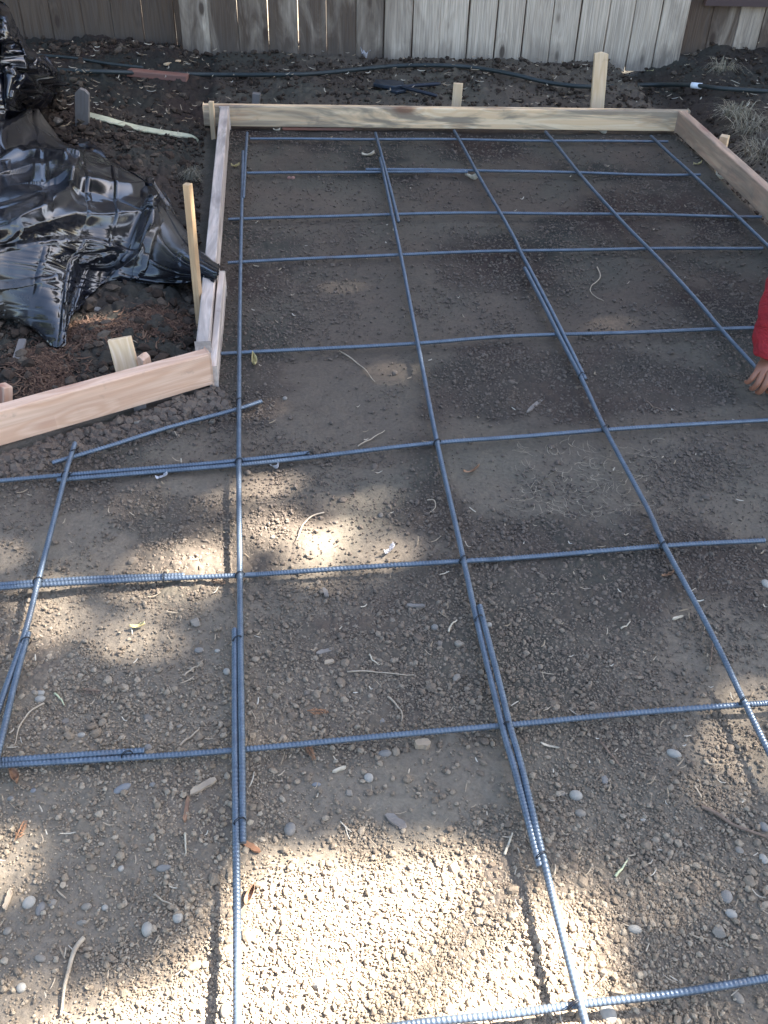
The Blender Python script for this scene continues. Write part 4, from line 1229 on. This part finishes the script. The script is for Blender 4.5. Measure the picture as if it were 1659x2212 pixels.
ds_ = sh_.modifiers.new('folds', 'DISPLACE'); ds_.texture = tx_; ds_.strength = 0.022; ds_.mid_level = 0.5
j_ = Sk()
q0 = j_.add(PEL + [0, -.01, .05], (.168, .135)); q1 = j_.add(PEL + [0, 0, -.01], (.165, .13), q0)
bt = Sk()
for hp, kp, an in legs:
    q = j_.add(hp, .098, q1); q = j_.add(kp, .075, q); j_.add(an + (kp - an) * .15, .062, q)
skin('trousers', j_.p, j_.e, M_DENIM, person)
for hp, kp, an in legs:
    z_ = Sk(); q = z_.add(an + (kp - an) * .12, .050); q = z_.add(an + [0, .01, -.04], .052, q); z_.add([an[0], an[1] - .16, .045], (.050, .036), q)
    skin('boot', z_.p, z_.e, M_BOOT, person)
def bead(name, c, r, mat):
    v, f = ICO2
    return mesh_np(name, v * np.array(r) + np.array(c), f, mat, person, True)
s_ = N('dark eye'); M_EYE = s_.done((0.03, 0.02, 0.015), 0.2)
s_ = N('lip'); M_LIP = s_.done((0.22, 0.07, 0.055), 0.5)
for sx in (-1, 1): bead('eye', shc + [sx * .032, -.240, .222], (.011, .009, .008), M_EYE)
bead('mouth', shc + [0, -.222, .118], (.022, .008, .006), M_LIP)
h_ = Sk(); q = h_.add(shc + [0, -.09, .19], .070); q = h_.add(shc + [0, -.12, .26], .088, q); h_.add(shc + [0, -.17, .295], .066, q)
skin('hair', h_.p, h_.e, M_HAIR, person)

# ------------------------------------------------------------------ stones one can point at
def stone(label, px, py, wpx, mat, asp=0.75, rot=0.0, h=0.6, name='pebble', angular=0.0, group='loose stones on the soil'):
    p = G(px, py)
    ds = math.sqrt(float(p @ p) + CAM_H ** 2 - 0) if False else float(np.linalg.norm(p - [0, 0, CAM_H]))
    rad = wpx * ds / FOC / 2 * (0.85 if angular else 0.9)
    v, f = ICO4
    g = np.random.default_rng(int(px * 7 + py * 13))
    q = v.copy()
    for i in range(6):
        d = g.normal(size=3); d /= np.linalg.norm(d)
        q *= (1 + g.uniform(-.07, .07) * np.clip(q @ d, -1, 1)[:, None])
    if angular:
        q *= (1 + 0.22 * (fbm(v[:, 0] + px, v[:, 1] + v[:, 2] * 1.3, 1.7, 3) - .5))[:, None]
        for i in range(16):
            d = g.normal(size=3); d /= np.linalg.norm(d)
            cut = g.uniform(0.50, 0.84)
            over = np.clip(q @ d - cut, 0, None)
            q -= over[:, None] * d * angular
    q *= np.array([rad, rad * asp, rad * h])
    if angular:
        q *= (1 + 0.16 * (fbm(v[:, 0] * 2 + v[:, 2], v[:, 1] * 2 + px, 3.5, 4) - .5))[:, None]
    o = mesh_np(name, q, f, M_PEB[mat], smooth=True)
    o.location = (p[0], p[1], p[2] + rad * h * 0.42)
    o.rotation_euler = (g.uniform(-.15, .15), g.uniform(-.15, .15), rot)
    return tag(o, label, 'rock' if angular else 'pebble', group)

PEBBLES = [
    ('white oval pebble left of the leftmost lapped pair, lower of the white two', 87, 1513, 23, 'white', .8, .2, .7),
    ('whitish pebble touching the white oval pebble near the left edge', 88, 1499, 20, 'white', .8, 0, .6),
    ('small pale pebble behind the two white pebbles near the left edge', 74, 1497, 13, 'tan', .9, 0, .7),
    ('pale flat oval pebble just above the eighth cross bar, left of a twin', 175, 1589, 20, 'white', .65, .1, .5),
    ('pale flat oval pebble just above the eighth cross bar, right of a twin', 202, 1588, 20, 'white', .62, .3, .5),
    ('grey round pebble at the end of the lapped bar on the eighth cross bar', 320, 1617, 19, 'grey', .95, 0, .75),
    ('white upright pebble close left of the long left lapped bars', 490, 1452, 16, 'white', 1.25, .2, .8),
    ('grey flat oval pebble above the upper end of the left lap', 430, 1406, 21, 'grey', .8, .2, .5),
    ('bluish white small pebble beside the grey flat one, left of the left lap', 470, 1407, 13, 'white', .9, .2, .6),
    ('pale round pebble right of the central lap near its top', 1056, 1351, 14, 'white', 1.1, 0, .8),
    ('grey round pebble left of the top of the central lap', 939, 1357, 18, 'grey', .95, 0, .8),
    ('grey brown oval pebble below the middle of the eighth cross bar', 831, 1629, 32, 'grey', .6, .1, .5),
    ('tan pebble in the mid yard sun patch right of the long left bar', 590, 1162, 14, 'tan', .8, .4, .7),
    ('dark rounded pebble at the right end of the mid yard sun patch', 822, 1115, 14, 'dark', 1.2, 0, .8),
    ('white pebble at the right edge below the end of the seventh cross bar', 1653, 1263, 20, 'white', 1.2, .3, .7),
    ('white long oval pebble at the sun edge below the right eighth cross bar', 1454, 1631, 34, 'white', .62, -.5, .5),
    ('long flat bluish grey stone below the left part of the eighth cross bar', 263, 1706, 42, 'blue', .45, .55, .35),
    ('grey rounded pebble below the lap of the eighth cross bar', 330, 1696, 15, 'grey', .9, 0, .7),
    ('small white round pebble in shade left of the sunlit long bar', 262, 1878, 14, 'white', .9, 1, .8),
    ('flat grey slab of stone in shade left of the end of the left lap', 355, 1877, 34, 'grey', .5, .1, .35),
    ('bright white pebble left of the sunlit long bar and its shadow', 383, 1985, 22, 'white', 1.1, .3, .7),
    ('pale standing pebble at the upper left rim of the big sun patch', 318, 2010, 24, 'white', 1.4, .2, 1.0),
    ('small white round pebble alone in the lower left shade', 227, 1962, 14, 'white', .95, 0, .8),
    ('tan egg shaped pebble left of the small white one in the lower left shade', 186, 1961, 22, 'tan', .7, .2, .6),
    ('pale egg pebble in the lower left cluster, upper of the large two', 65, 1950, 24, 'white', 1.2, -.5, .6),
    ('grey teardrop pebble in the lower left cluster beside the pale egg', 87, 1963, 17, 'grey', 1.9, -.1, .6),
    ('tan pebble at the right side of the lower left pebble cluster', 113, 1952, 16, 'tan', 1.2, -.4, .6),
    ('pale oval pebble left of the thick root in the bottom left', 88, 2072, 24, 'tan', .65, -.2, .5),
    ('white pebble at the lower left beside the foot of the thick root', 46, 2136, 20, 'white', 1.0, 0, .8),
    ('tan pebble at the left edge under the lower left cluster', 17, 2012, 17, 'tan', 1.1, -.3, .7),
    ('round tan pebble lying in the shadow of the sunlit long bar at the bottom', 487, 2184, 22, 'tan', 1.5, 0, .8),
    ('grey pebble near the left edge under the eighth cross bar', 23, 1726, 14, 'grey', .9, 0, .7),
    ('bluish grey pebble right of the grey one under the eighth cross bar, left edge', 72, 1709, 13, 'blue', .9, 0, .7),
    ('large grey egg shaped pebble standing right of the left lap end, at the sun edge', 625, 1793, 26, 'grey', 1.3, -.1, .9),
    ('white oval pebble of a pair above the big sun patch', 796, 1682, 22, 'white', 1.1, .4, .6),
    ('blue grey flat pebble in shade right of the left lap', 683, 1696, 21, 'blue', .55, .1, .4),
    ('large white pebble right of the central lap in the lower right', 1244, 1721, 30, 'white', .85, -.2, .7),
    ('tan pebble under the large white one right of the central lap', 1252, 1759, 26, 'tan', .75, -.1, .6),
    ('grey tall pebble in shade below the eighth cross bar, right of centre', 1306, 1685, 17, 'grey', 1.5, 0, .6),
    ('small tan pebble left of the large white one beside the central lap', 1213, 1715, 19, 'tan', .8, 0, .6),
    ('grey green oval pebble in the lower right shade, upper of three', 1569, 1938, 25, 'grey', 1.3, -.2, .6),
    ('pale oval pebble in the lower right shade, middle of three', 1578, 1975, 26, 'white', .8, -.5, .5),
    ('white egg shaped pebble lit by the sun in the lower right', 1371, 2009, 30, 'white', .65, -.1, .6),
    ('pale oval pebble just below the nearest cross bar in the corner', 1594, 2157, 28, 'tan', .7, -.9, .5),
    ('pale pebble at the right edge above the three in the lower right', 1649, 1857, 18, 'white', 1.4, .1, .6),
    ('pinkish pebble left of the pale right edge pebble', 1596, 1838, 17, 'tan', 1.2, .6, .6),
    ('small pale flat pebble in the lower right shade', 1389, 1772, 15, 'white', .7, .2, .5),
    ('grey stone at the right edge beside the long root', 1649, 1787, 20, 'grey', 1.2, .4, .6),
    ('large sunlit white pebble below the nearest cross bar at the bottom', 1313, 2193, 34, 'white', 1.2, .6, .6),
    ('left one of two reddish stones between the second and third cross bars', 625, 386, 9, 'red', 1.0, 0, .9),
    ('right one of two reddish stones between the second and third cross bars', 633, 386, 9, 'red', 1.0, 0, .9),
    ('round grey pebble at mid yard, right of the long left bar', 615, 862, 12, 'grey', 1.0, 0, .8),
]
for a in PEBBLES: stone(*a)
ROCKS = [
    ('tan angular rock in the left sun patch above the left lap', 422, 1346, 36, 'tan', .8, .3, .6),
    ('grey brown rock in the gravelly soil above the left part of the eighth cross bar', 320, 1554, 32, 'rock', .9, .2, .5),
    ('angular rock above the eighth cross bar left of the white pebble pair', 143, 1559, 22, 'rock', 1.0, .5, .6),
    ('small pale rock above the eighth cross bar left of the long left bar', 388, 1571, 17, 'tan', 1.0, .3, .7),
    ('tan broad rock left of the central lap', 992, 1393, 32, 'tan', .75, .2, .6),
    ('square tan rock left of the central lap, lower of the two', 986, 1467, 30, 'tan', .9, .5, .6),
    ('rounded brown clod left of the tan broad rock at the central lap', 950, 1393, 20, 'rock', .9, 0, .8),
    ('brown rock in the small sun fleck below centre left', 663, 1499, 24, 'rock', .9, .4, .6),
    ('brown rock close right of the left lap above the eighth cross bar', 585, 1525, 20, 'rock', .9, .1, .7),
    ('grey rock on the eighth cross bar at mid span', 826, 1560, 17, 'grey', 1.2, .4, .7),
    ('squarish pale rock in the lower right shade, largest of three', 1550, 2012, 36, 'tan', .95, -.3, .6),
    ('crumbly tan rock in the lower left shade below the tan egg pebble', 177, 1995, 28, 'tan', .6, .2, .5),
    ('sunlit pale rock right of the nearest long bar', 1253, 2043, 32, 'white', .8, -.2, .6),
    ('pale crystalline rock above the big sun patch', 754, 1715, 20, 'tan', 1.2, .3, .7),
    ('bright sunlit stone in the middle of the big sun patch', 690, 2128, 36, 'white', .9, 0, .6),
    ('grey slab of stone on the dirt under the plastic edge', 249, 657, 32, 'grey', .6, .1, .5),
    ('grey rock left of the slab under the plastic edge', 211, 671, 20, 'grey', .9, .4, .7),
    ('grey rock below the slab, beside the sun fleck on the mulch', 197, 744, 18, 'grey', 1.2, .3, .7),
    ('larger grey rock right of the sun fleck on the mulch', 211, 731, 22, 'grey', .9, .6, .7),
    ('grey rock beside the foot of the tall thin orange stake', 341, 657, 24, 'rock', 1.1, .3, .7),
    ('grey brown rock lower beside the foot of the tall thin orange stake', 351, 672, 26, 'rock', .8, .1, .7),
    ('grey rounded stone on the mulch left of the broad stake', 147, 810, 22, 'grey', 1.2, .1, .8),
    ('grey rock behind the pinkish form board near the left edge', 50, 867, 20, 'grey', 1.2, .2, .8),
    ('tan clod in the gravel just below the pinkish form board', 300, 917, 26, 'tan', 1.0, .3, .8),
    ('grey rock standing right of the short slanting bar', 459, 914, 20, 'rock', 1.1, .3, .9),
    ('dark clod at the pile edge beside the small plastic bundle', 125, 268, 30, 'dark', 1.1, .2, .8),
    ('dark clod left of the grey pointed stake', 106, 272, 18, 'dark', 1.2, .4, .8),
]
for a in ROCKS: stone(*a, name='rock', angular=0.9)

# ------------------------------------------------------------------ leaves, chips, twigs
def col_mat(name, a, b, rough=0.7):
    s = N(name)
    n = s.noise(s.map((1, 1, 1)), 45, 5, 0.6)
    return s.done(s.mix(s.ramp(n, [(0.35, 0.0), (0.7, 1.0)]), a, b), rough, s.bump(n, 0.3, 0.002))
M_LY = col_mat('yellowed leaf', (0.50, 0.42, 0.20), (0.36, 0.26, 0.11))
M_LB = col_mat('brown dry leaf', (0.26, 0.14, 0.075), (0.16, 0.085, 0.05))
M_LP = col_mat('pale dry leaf', (0.50, 0.43, 0.32), (0.36, 0.29, 0.20))
M_LO = col_mat('orange dry needles', (0.33, 0.16, 0.075), (0.22, 0.10, 0.05))
M_LV = col_mat('bluish white paper like leaf', (0.46, 0.44, 0.45), (0.34, 0.32, 0.33))
M_TW = col_mat('pale dry root', (0.40, 0.32, 0.225), (0.28, 0.21, 0.145))
M_TWD = col_mat('brown root', (0.20, 0.13, 0.085), (0.13, 0.085, 0.06))
M_CHIP = col_mat('tan wood chip', (0.38, 0.29, 0.195), (0.26, 0.195, 0.135))
M_CHIPG = col_mat('grey wood chip', (0.20, 0.17, 0.14), (0.14, 0.115, 0.095))
M_STRAW = clod_mat('straw and root bits', (0.30, 0.22, 0.14), (0.42, 0.33, 0.23), (0.56, 0.50, 0.40), 0.1)
M_GREENST = col_mat('greenish straw', (0.42, 0.44, 0.25), (0.5, 0.47, 0.3))

def leaf(label, px, py, lpx, mat, rot, kind='oval', curl=0.4, cat='leaf', stand=0.0):
    p = G(px, py)
    L = lpx * float(np.linalg.norm(p - [0, 0, CAM_H])) / FOC
    g = np.random.default_rng(int(px * 3 + py))
    v, f = [], []
    if kind == 'sprig':
        for i in range(11):
            t = i / 10
            for sd in (-1, 1):
                bx = L * (t * 0.85 - 0.42); ln = L * (0.36 - 0.2 * t) * g.uniform(.8, 1.1)
                tip = np.array([bx + ln * .75, sd * ln * .62, g.uniform(0, .18) * L])
                a = len(v)
                v += [(bx, 0, .006), tuple((np.array([bx, 0, .006]) + tip) / 2 + [0, .02 * L, .01 * L]), tuple(tip), tuple((np.array([bx, 0, .006]) + tip) / 2 - [0, .03 * L, 0])]
                f.append((a, a + 1, a + 2, a + 3))
        a = len(v); v += [(-L * .5, -.012 * L, .006), (L * .5, 0, .012), (-L * .5, .012 * L, .008)]; f.append((a, a + 1, a + 2))
    else:
        n, m = 15, 7
        for i in range(n):
            t = i / (n - 1)
            w = L * {'oval': 0.36, 'thin': 0.17, 'oak': 0.42, 'scrap': 0.5}[kind] * math.sin(math.pi * min(1, t * .97 + .015)) ** .75
            if kind == 'oak': w *= 0.62 + 0.38 * math.cos(t * 6 * math.pi) * (1 if t > .1 else 0)
            if kind == 'scrap': w = L * (.25 + .12 * math.sin(i * 2.7) + .1 * math.sin(i * 1.3))
            for j in range(m):
                s_ = (j / (m - 1) - .5) * 2
                z = curl * L * (.35 * (2 * t - 1) ** 2 + .30 * s_ * s_ * (1.2 if kind != 'thin' else .5) + .10 * math.sin(5 * t + 2 * s_ + g.uniform(0, .6)))
                v.append((L * (t - .5), s_ * w * .5 + .06 * L * math.sin(t * 3 + px), z))
        for i in range(n - 1):
            for j in range(m - 1):
                a = i * m + j
                f.append((a, a + 1, a + m + 1, a + m))
    o = mesh_py('leaf' if cat == 'leaf' else 'sprig', v, f, mat, None, True)
    so = o.modifiers.new('thickness', 'SOLIDIFY'); so.thickness = 0.0006
    o.location = (p[0], p[1], p[2] + 0.004 + (L * .3 if stand else 0))
    o.rotation_euler = (stand, g.uniform(-.15, .15), rot)
    return tag(o, label, cat, 'fallen leaves on the soil')
for a in (
    ('yellow green curled leaf right of the long left bar, below the fifth cross bar', 549, 790, 34, M_LY, 1.9, 'oval', .9), ('pale leaf left of the second long line near the back', 796, 339, 26, M_LP, .1, 'oval', .5),
    ('pale crumpled leaf left of the third long line, below the second cross bar', 1019, 390, 30, M_LP, -.4, 'oak', .8), ('yellowish leaf between the left form board and the long left bar', 508, 363, 20, M_LY, .6, 'oak', .6),
    ('bluish white crumpled leaf above the middle of the seventh cross bar', 842, 1196, 30, M_LV, .9, 'scrap', .8), ('light brown lobed leaf beside the third long line under the seventh cross bar', 1441, 1246, 30, M_LB, .5, 'oak', .5),
    ('brown dry leaf between the sixth and seventh cross bars right of the second long bar', 1016, 1022, 44, M_LB, .5, 'thin', .6), ('pale long leaf under the eighth cross bar right of the central lap', 1186, 1615, 40, M_LP, -.35, 'thin', .3),
    ('small curled leaf at the foot of the back form board', 1300, 291, 18, M_LP, -.4, 'oval', .9), ('yellow leaf near the right form board', 1506, 358, 18, M_LY, .2, 'oak', .5),
    ('pale leaf at the foot of the right form board', 1553, 388, 20, M_LP, -.7, 'oak', .8), ('tan leaf standing at the foot of the grey fence left of the tall stake', 1246, 148, 26, M_LP, -.9, 'thin', .4),
    ('pale yellow leaf on the soil right of the tall pale stake', 1400, 161, 18, M_LY, -.9, 'oak', .8), ('dark brown upright leaf in the sun beside the near long bar', 541, 1942, 44, M_LB, 1.35, 'oval', .6),
    ('reddish brown leaf at the left edge under the eighth cross bar', 32, 1684, 46, M_LB, -.9, 'oval', .6), ('pale leaf near the left end of the board by the back board left part', 598, 285, 14, M_LP, .4, 'oak', .6),
    ('white curled leaf under the sixth cross bar right of the long left bar', 592, 1014, 28, M_LV, -.35, 'thin', 1.2), ('small pale leaf under the left part of the seventh cross bar', 299, 1357, 32, M_LY, .2, 'oval', .5),
    ('bluish grey leaf under the left part of the sixth cross bar', 351, 1035, 26, M_LV, .5, 'scrap', .5), ('pale twisted leaf at the foot of the fence left of centre', 790, 128, 30, M_LV, .9, 'scrap', 1.0)):
    leaf(*a)
leaf('orange conifer sprig in the small sun fleck below centre left', 685, 1543, 44, M_LO, .15, 'sprig', cat='sprig')
leaf('reddish conifer sprig in the partial sun at the lower left edge', 47, 1800, 42, M_LO, 1.4, 'sprig', cat='sprig')
leaf('brown conifer sprig just under the eighth cross bar left of centre', 670, 1628, 44, M_LO, -1.1, 'sprig', cat='sprig')
leaf('dark red conifer sprig among the pebbles left of the long left lap', 195, 1500, 50, M_TWD, -.1, 'sprig', cat='sprig')
leaf('brown conifer sprig close left of the long left bar, below the seventh cross bar', 470, 1262, 36, M_LB, -.3, 'sprig', cat='sprig')

def chip(label, a, b, wpx, mat, t=0.0035):
    A, B = G(*a), G(*b)
    w = wpx * float(np.linalg.norm(A - [0, 0, CAM_H])) / FOC
    L = float(np.linalg.norm(B - A)); g = np.random.default_rng(int(a[0] * 5 + a[1]))
    xs = np.linspace(0, L, 7)
    up = [(x_ + g.uniform(-.05, .05) * L, w * (.5 - .28 * (i in (0, 6)) + g.uniform(-.13, .08)), g.uniform(0, .0015)) for i, x_ in enumerate(xs)]
    lo = [(x_ + g.uniform(-.05, .05) * L, -w * (.5 - .28 * (i in (0, 6)) + g.uniform(-.13, .08)), g.uniform(0, .0015)) for i, x_ in enumerate(xs)][::-1]
    ring = up + lo; n = len(ring)
    v = [(x_, y_, 0) for x_, y_, z_ in ring] + [(x_ * .985 + .0075 * L, y_ * .93, t + z_) for x_, y_, z_ in ring]
    f = [tuple(range(n)), tuple(range(2 * n - 1, n - 1, -1))] + [((i + 1) % n, i, n + i, n + (i + 1) % n) for i in range(n)]
    o = mesh_py('wood_chip', v, f, mat)
    frame(o, A + np.array([0, 0, 0.003]), B - A + np.array([0, 0, g.uniform(-.1, .1) * L]))
    return tag(o, label, 'chip', 'wood chips on the soil')
chip('long tan wood chip left of the left lap under the eighth cross bar', (411, 1717), (466, 1688), 16, M_CHIP)
chip('tan wood chip at the lower left edge beside the pebble cluster', (11, 1967), (27, 1928), 11, M_CHIP)
chip('grey brown wood chip at mid yard below the seventh cross bar', (683, 1416), (720, 1404), 11, M_CHIPG)
chip('pinkish tan wood chip right of the grey brown chip at mid yard', (701, 1436), (722, 1432), 11, M_CHIP)
chip('grey wood chip standing out below the middle of the seventh cross bar', (699, 1274), (708, 1295), 10, M_CHIPG)
chip('grey brown wood stick lying in the right middle of the grid', (1138, 893), (1176, 857), 9, M_CHIPG)
chip('rectangular tan wood block just under the eighth cross bar', (895, 1614), (929, 1612), 20, M_CHIP, .012)
chip('dark flat wood chip above the big sun patch left of the near long bar', (835, 1762), (878, 1790), 22, M_CHIPG)
chip('dark wood sliver left of the top of the central lap', (880, 1311), (918, 1316), 10, M_CHIPG)
chip('reddish bark piece at the lower end of the left lap', (526, 1822), (562, 1846), 13, M_LO)
chip('pale flat chip in the right shade under the seventh cross bar', (1451, 1341), (1474, 1334), 5, M_LP)
chip('reddish wood splinter in the lower left shade left of the long bar', (399, 1780), (407, 1724), 9, M_LB)
chip('white splinter above the big sun patch', (718, 1671), (748, 1659), 7, M_LP)

def twig(label, pts, wpx, mat, name='twig'):
    w = np.array([G(a, b, 0.006) for a, b in pts])
    r = wpx * float(np.linalg.norm(w[0] - [0, 0, CAM_H])) / FOC / 2
    n = 10 * len(pts)
    p = spline(w, n)
    p[:, 2] += 0.003 * np.abs(np.sin(np.linspace(0, 7, n)))
    return tag(tube(name, p, r * np.linspace(1.1, .55, n), mat, 7), label, 'twig', 'roots and twigs on the soil')
for a in (
    ('long thin pale twig lying level at mid yard above the small sun fleck', ((750, 1451), (810, 1452), (850, 1457), (894, 1459)), 3.4, M_TW), ('thick pale root running down into the big sun patch at the lower left', ((181, 2026), (165, 2048), (153, 2080), (141, 2130), (132, 2195)), 9, M_TW),
    ('long reddish brown root at the lower right edge', ((1516, 1742), (1545, 1758), (1573, 1776), (1610, 1794), (1670, 1812)), 8, M_TWD), ('dark twig under the eighth cross bar right of the central lap', ((1297, 1604), (1318, 1630), (1342, 1658)), 5, M_TWD),
    ('thin pale root under the fifth cross bar right of the long left bar', ((733, 758), (762, 778), (786, 797), (810, 826)), 2.8, M_TW), ('pale straight twig above the middle of the sixth cross bar', ((773, 964), (805, 947), (831, 931)), 3.2, M_TW),
    ('curly thin root in the right part above the fifth cross bar', ((1290, 577), (1296, 600), (1278, 618), (1277, 634), (1304, 651)), 2.4, M_TW), ('pale root arching through the mid yard sun patch', ((700, 1107), (672, 1118), (655, 1134), (641, 1168)), 3.2, M_TW),
    ('curved pale root right of the small sun fleck below centre', ((838, 1505), (858, 1526), (868, 1541), (868, 1560)), 4.2, M_TW), ('curved pale root beside the leftmost lapped bars', ((95, 1519), (62, 1542), (43, 1570), (32, 1610)), 3.8, M_TW),
    ('greenish straw in the lower right beside the near long bar', ((1329, 1893), (1344, 1876), (1357, 1855)), 5, M_GREENST), ('hook shaped pale root left of the third long line', ((923, 1080), (938, 1083), (940, 1098), (928, 1108)), 2.6, M_TW),
    ('white bent straw left of the central lap', ((969, 1365), (974, 1352), (987, 1340)), 4.5, M_LP), ('white forked straw at mid yard left of the square tan rock', ((798, 1414), (806, 1428), (820, 1437)), 3.4, M_LP),
    ('white straw in the right shade between the seventh and eighth cross bars', ((1341, 1358), (1354, 1352), (1361, 1343)), 3.6, M_LP), ('pale thin twig above the left part of the eighth cross bar', ((398, 1460), (415, 1446), (431, 1437)), 3.2, M_TW),
    ('pale stick above the eighth cross bar close to the left lap', ((389, 1610), (405, 1597), (418, 1588), (432, 1572)), 4.6, M_TW), ('brown root from under the third long line in the right shade', ((1539, 1385), (1536, 1420), (1533, 1438)), 3.0, M_TWD),
    ('pale straw under the lapped bars left of the left lap', ((118, 1498), (132, 1512), (139, 1524)), 4.2, M_GREENST), ('twig lying across the grey pointed stake', ((145, 236), (160, 222), (178, 217), (192, 217)), 2.6, M_TWD),
    ('white upright straw left of the sunlit long bar in shade', ((400, 1800), (401, 1822), (402, 1845)), 4.4, M_LP), ('pale forked twig left of the bar shadow at the sun edge', ((333, 1932), (355, 1948), (378, 1956)), 3.6, M_TW),
    ('thin wavy root left of the hand in the right part of the grid', ((1396, 867), (1412, 880), (1437, 888)), 2.6, M_TWD), ('white sunlit straw right of the sunlit rock near the long bar', ((1090, 1846), (1098, 1825), (1107, 1800)), 6, M_LP),
    ('pale twig beside the sun fleck on the mulch', ((265, 726), (285, 736), (302, 743)), 3, M_TW)):
    twig(*a)

# loose straw, root hairs and fibres: far too many to count
def litter(name, px, py, x, y, ds, lmin, lmax, wpx, mat, lift=0.004, wild=0.4):
    n = len(x)
    k = 6
    ang = rng.uniform(0, 2 * math.pi, n)
    L = rng.uniform(lmin, lmax, n) * rng.uniform(.4, 1, n)
    W_ = wpx * ds / FOC * rng.uniform(.5, 1.2, n)
    t = np.linspace(-.5, .5, k)
    bend = rng.normal(0, wild, n)[:, None]
    a = ang[:, None] + bend * t[None, :] * 3
    dx, dy = np.cos(a), np.sin(a)
    cx = x[:, None] + np.cumsum(dx, 1) * (L / k)[:, None]
    cy = y[:, None] + np.cumsum(dy, 1) * (L / k)[:, None]
    cz = gz(cx, cy) + lift + rng.uniform(0, .006, n)[:, None] * (1 + 2 * np.abs(t))[None, :]
    ta = (1 - 1.6 * np.abs(t) ** 2)[None, :] * W_[:, None] / 2
    A = np.stack([cx - dy * ta, cy + dx * ta, cz], 2); B = np.stack([cx + dy * ta, cy - dx * ta, cz], 2)
    C = np.stack([cx, cy, cz + ta * .9], 2)
    V = np.stack([A, C, B], 2).reshape(-1, 3)
    base = np.arange(n)[:, None, None] * (k * 3) + (np.arange(k - 1) * 3)[None, :, None]
    F = np.concatenate([np.stack([base + 0, base + 1, base + 4, base + 3], -1), np.stack([base + 1, base + 2, base + 5, base + 4], -1)], 2).reshape(-1, 4)
    return tag(mesh_np(name, V, F, mat, smooth=True), kind='stuff')
px, py, x, y, ds = image_pts(1000, -100, 1760, 290, 2280)
o, b, r, l = outside(x, y)
kp = (o < -0.02) & (rng.random(len(px)) < .25 + .5 * sstep(900, 1700, py) + .4 * blob(px, py, 1300, 1080, 200, 90) + .6 * blob(px, py, 1450, 1950, 250, 250) + .4 * blob(px, py, 1480, 1400, 200, 120))
litter('straw_litter', px[kp], py[kp], x[kp], y[kp], ds[kp], .010, .042, 2.8, M_STRAW, .004, .15)
px, py, x, y, ds = image_pts(200, 1120, 1420, 960, 1120)
litter('root_hairs', px, py, x, y, ds, .03, .08, .8, M_TW, .004, .5)
px, py, x, y, ds = image_pts(500, 40, 1659, 130, 320)
o, b, r, l = outside(x, y)
kp = o > .03
litter('dry_bits', px[kp], py[kp], x[kp], y[kp], ds[kp], .02, .07, 2.2, M_STRAW, .03)

# reddish shredded bark by the plastic tail
M_MULCH = clod_mat('reddish shredded bark', (0.055, 0.033, 0.023), (0.105, 0.058, 0.038), (0.18, 0.11, 0.07), 0.2)
qs = []
for cx, cy, rx, ry, n in ((230, 715, 110, 16, 1500), (350, 690, 60, 25, 900), (95, 790, 60, 30, 1100), (150, 740, 60, 16, 700), (110, 840, 60, 22, 600)):
    a = rng.normal(0, .55, (n, 2))
    qs.append(np.stack([cx + a[:, 0] * rx, cy + a[:, 1] * ry], 1))
q = np.vstack(qs)
w = np.array([P(a, b_, .02) for a, b_ in q])
o, b, r, l = outside(w[:, 0], w[:, 1])
w = w[o > .05]
litter('shredded_bark', None, None, w[:, 0], w[:, 1], np.full(len(w), 3.2), .015, .06, 3.4, M_MULCH, .012, .5)

# dry grass clumps
M_DRY = clod_mat('dry grass blades', (0.22, 0.18, 0.12), (0.32, 0.27, 0.19), (0.42, 0.37, 0.27), 0.1)
def clump(label, px, py, rpx, n, hgt, fl=1.0):
    p = G(px, py)
    R_ = rpx * float(np.linalg.norm(p - [0, 0, CAM_H])) / FOC
    V, F = [], []
    for i in range(n):
        a = rng.uniform(0, 2 * math.pi); rr = R_ * rng.random() ** .6 * .7
        b0 = np.array([rr * math.cos(a), rr * math.sin(a), 0])
        dr_ = np.array([math.cos(a + rng.normal(0, .8)), math.sin(a + rng.normal(0, .8)), 0])
        L = R_ * rng.uniform(.4, 1.5); hk = hgt * rng.uniform(.15, 1.1)
        sd = np.array([-dr_[1], dr_[0], 0]) * .0016
        k0 = len(V)
        for j in range(5):
            t = j / 4
            c = b0 + dr_ * L * t * (.3 + .7 * t) * fl + np.array([0, 0, hk * math.sin(math.pi * min(1, t * .85))])
            V += [c - sd * (1 - t * .8), c + sd * (1 - t * .8)]
            if j: F.append((k0 + 2 * j - 2, k0 + 2 * j - 1, k0 + 2 * j + 1, k0 + 2 * j))
    o = mesh_py('grass_clump', V, F, M_DRY)
    o.location = p
    return tag(o, label, 'grass clump', 'dry grass clumps')
clump('dry grass clump on the soil right of the corner stake, upper one', 1592, 252, 34, 150, .06)
clump('largest dry grass clump beyond the right form board, above the dark hollow', 1622, 285, 44, 150, .07)
clump('dry grass clump cut by the right edge beside the dark hollow', 1645, 338, 46, 150, .07)
clump('fluffy ball of dry roots behind the tip of the tall thin orange stake', 414, 389, 18, 260, .05, .7)
clump('small dry grass clump at the foot of the brown right fence', 1560, 155, 26, 120, .06)
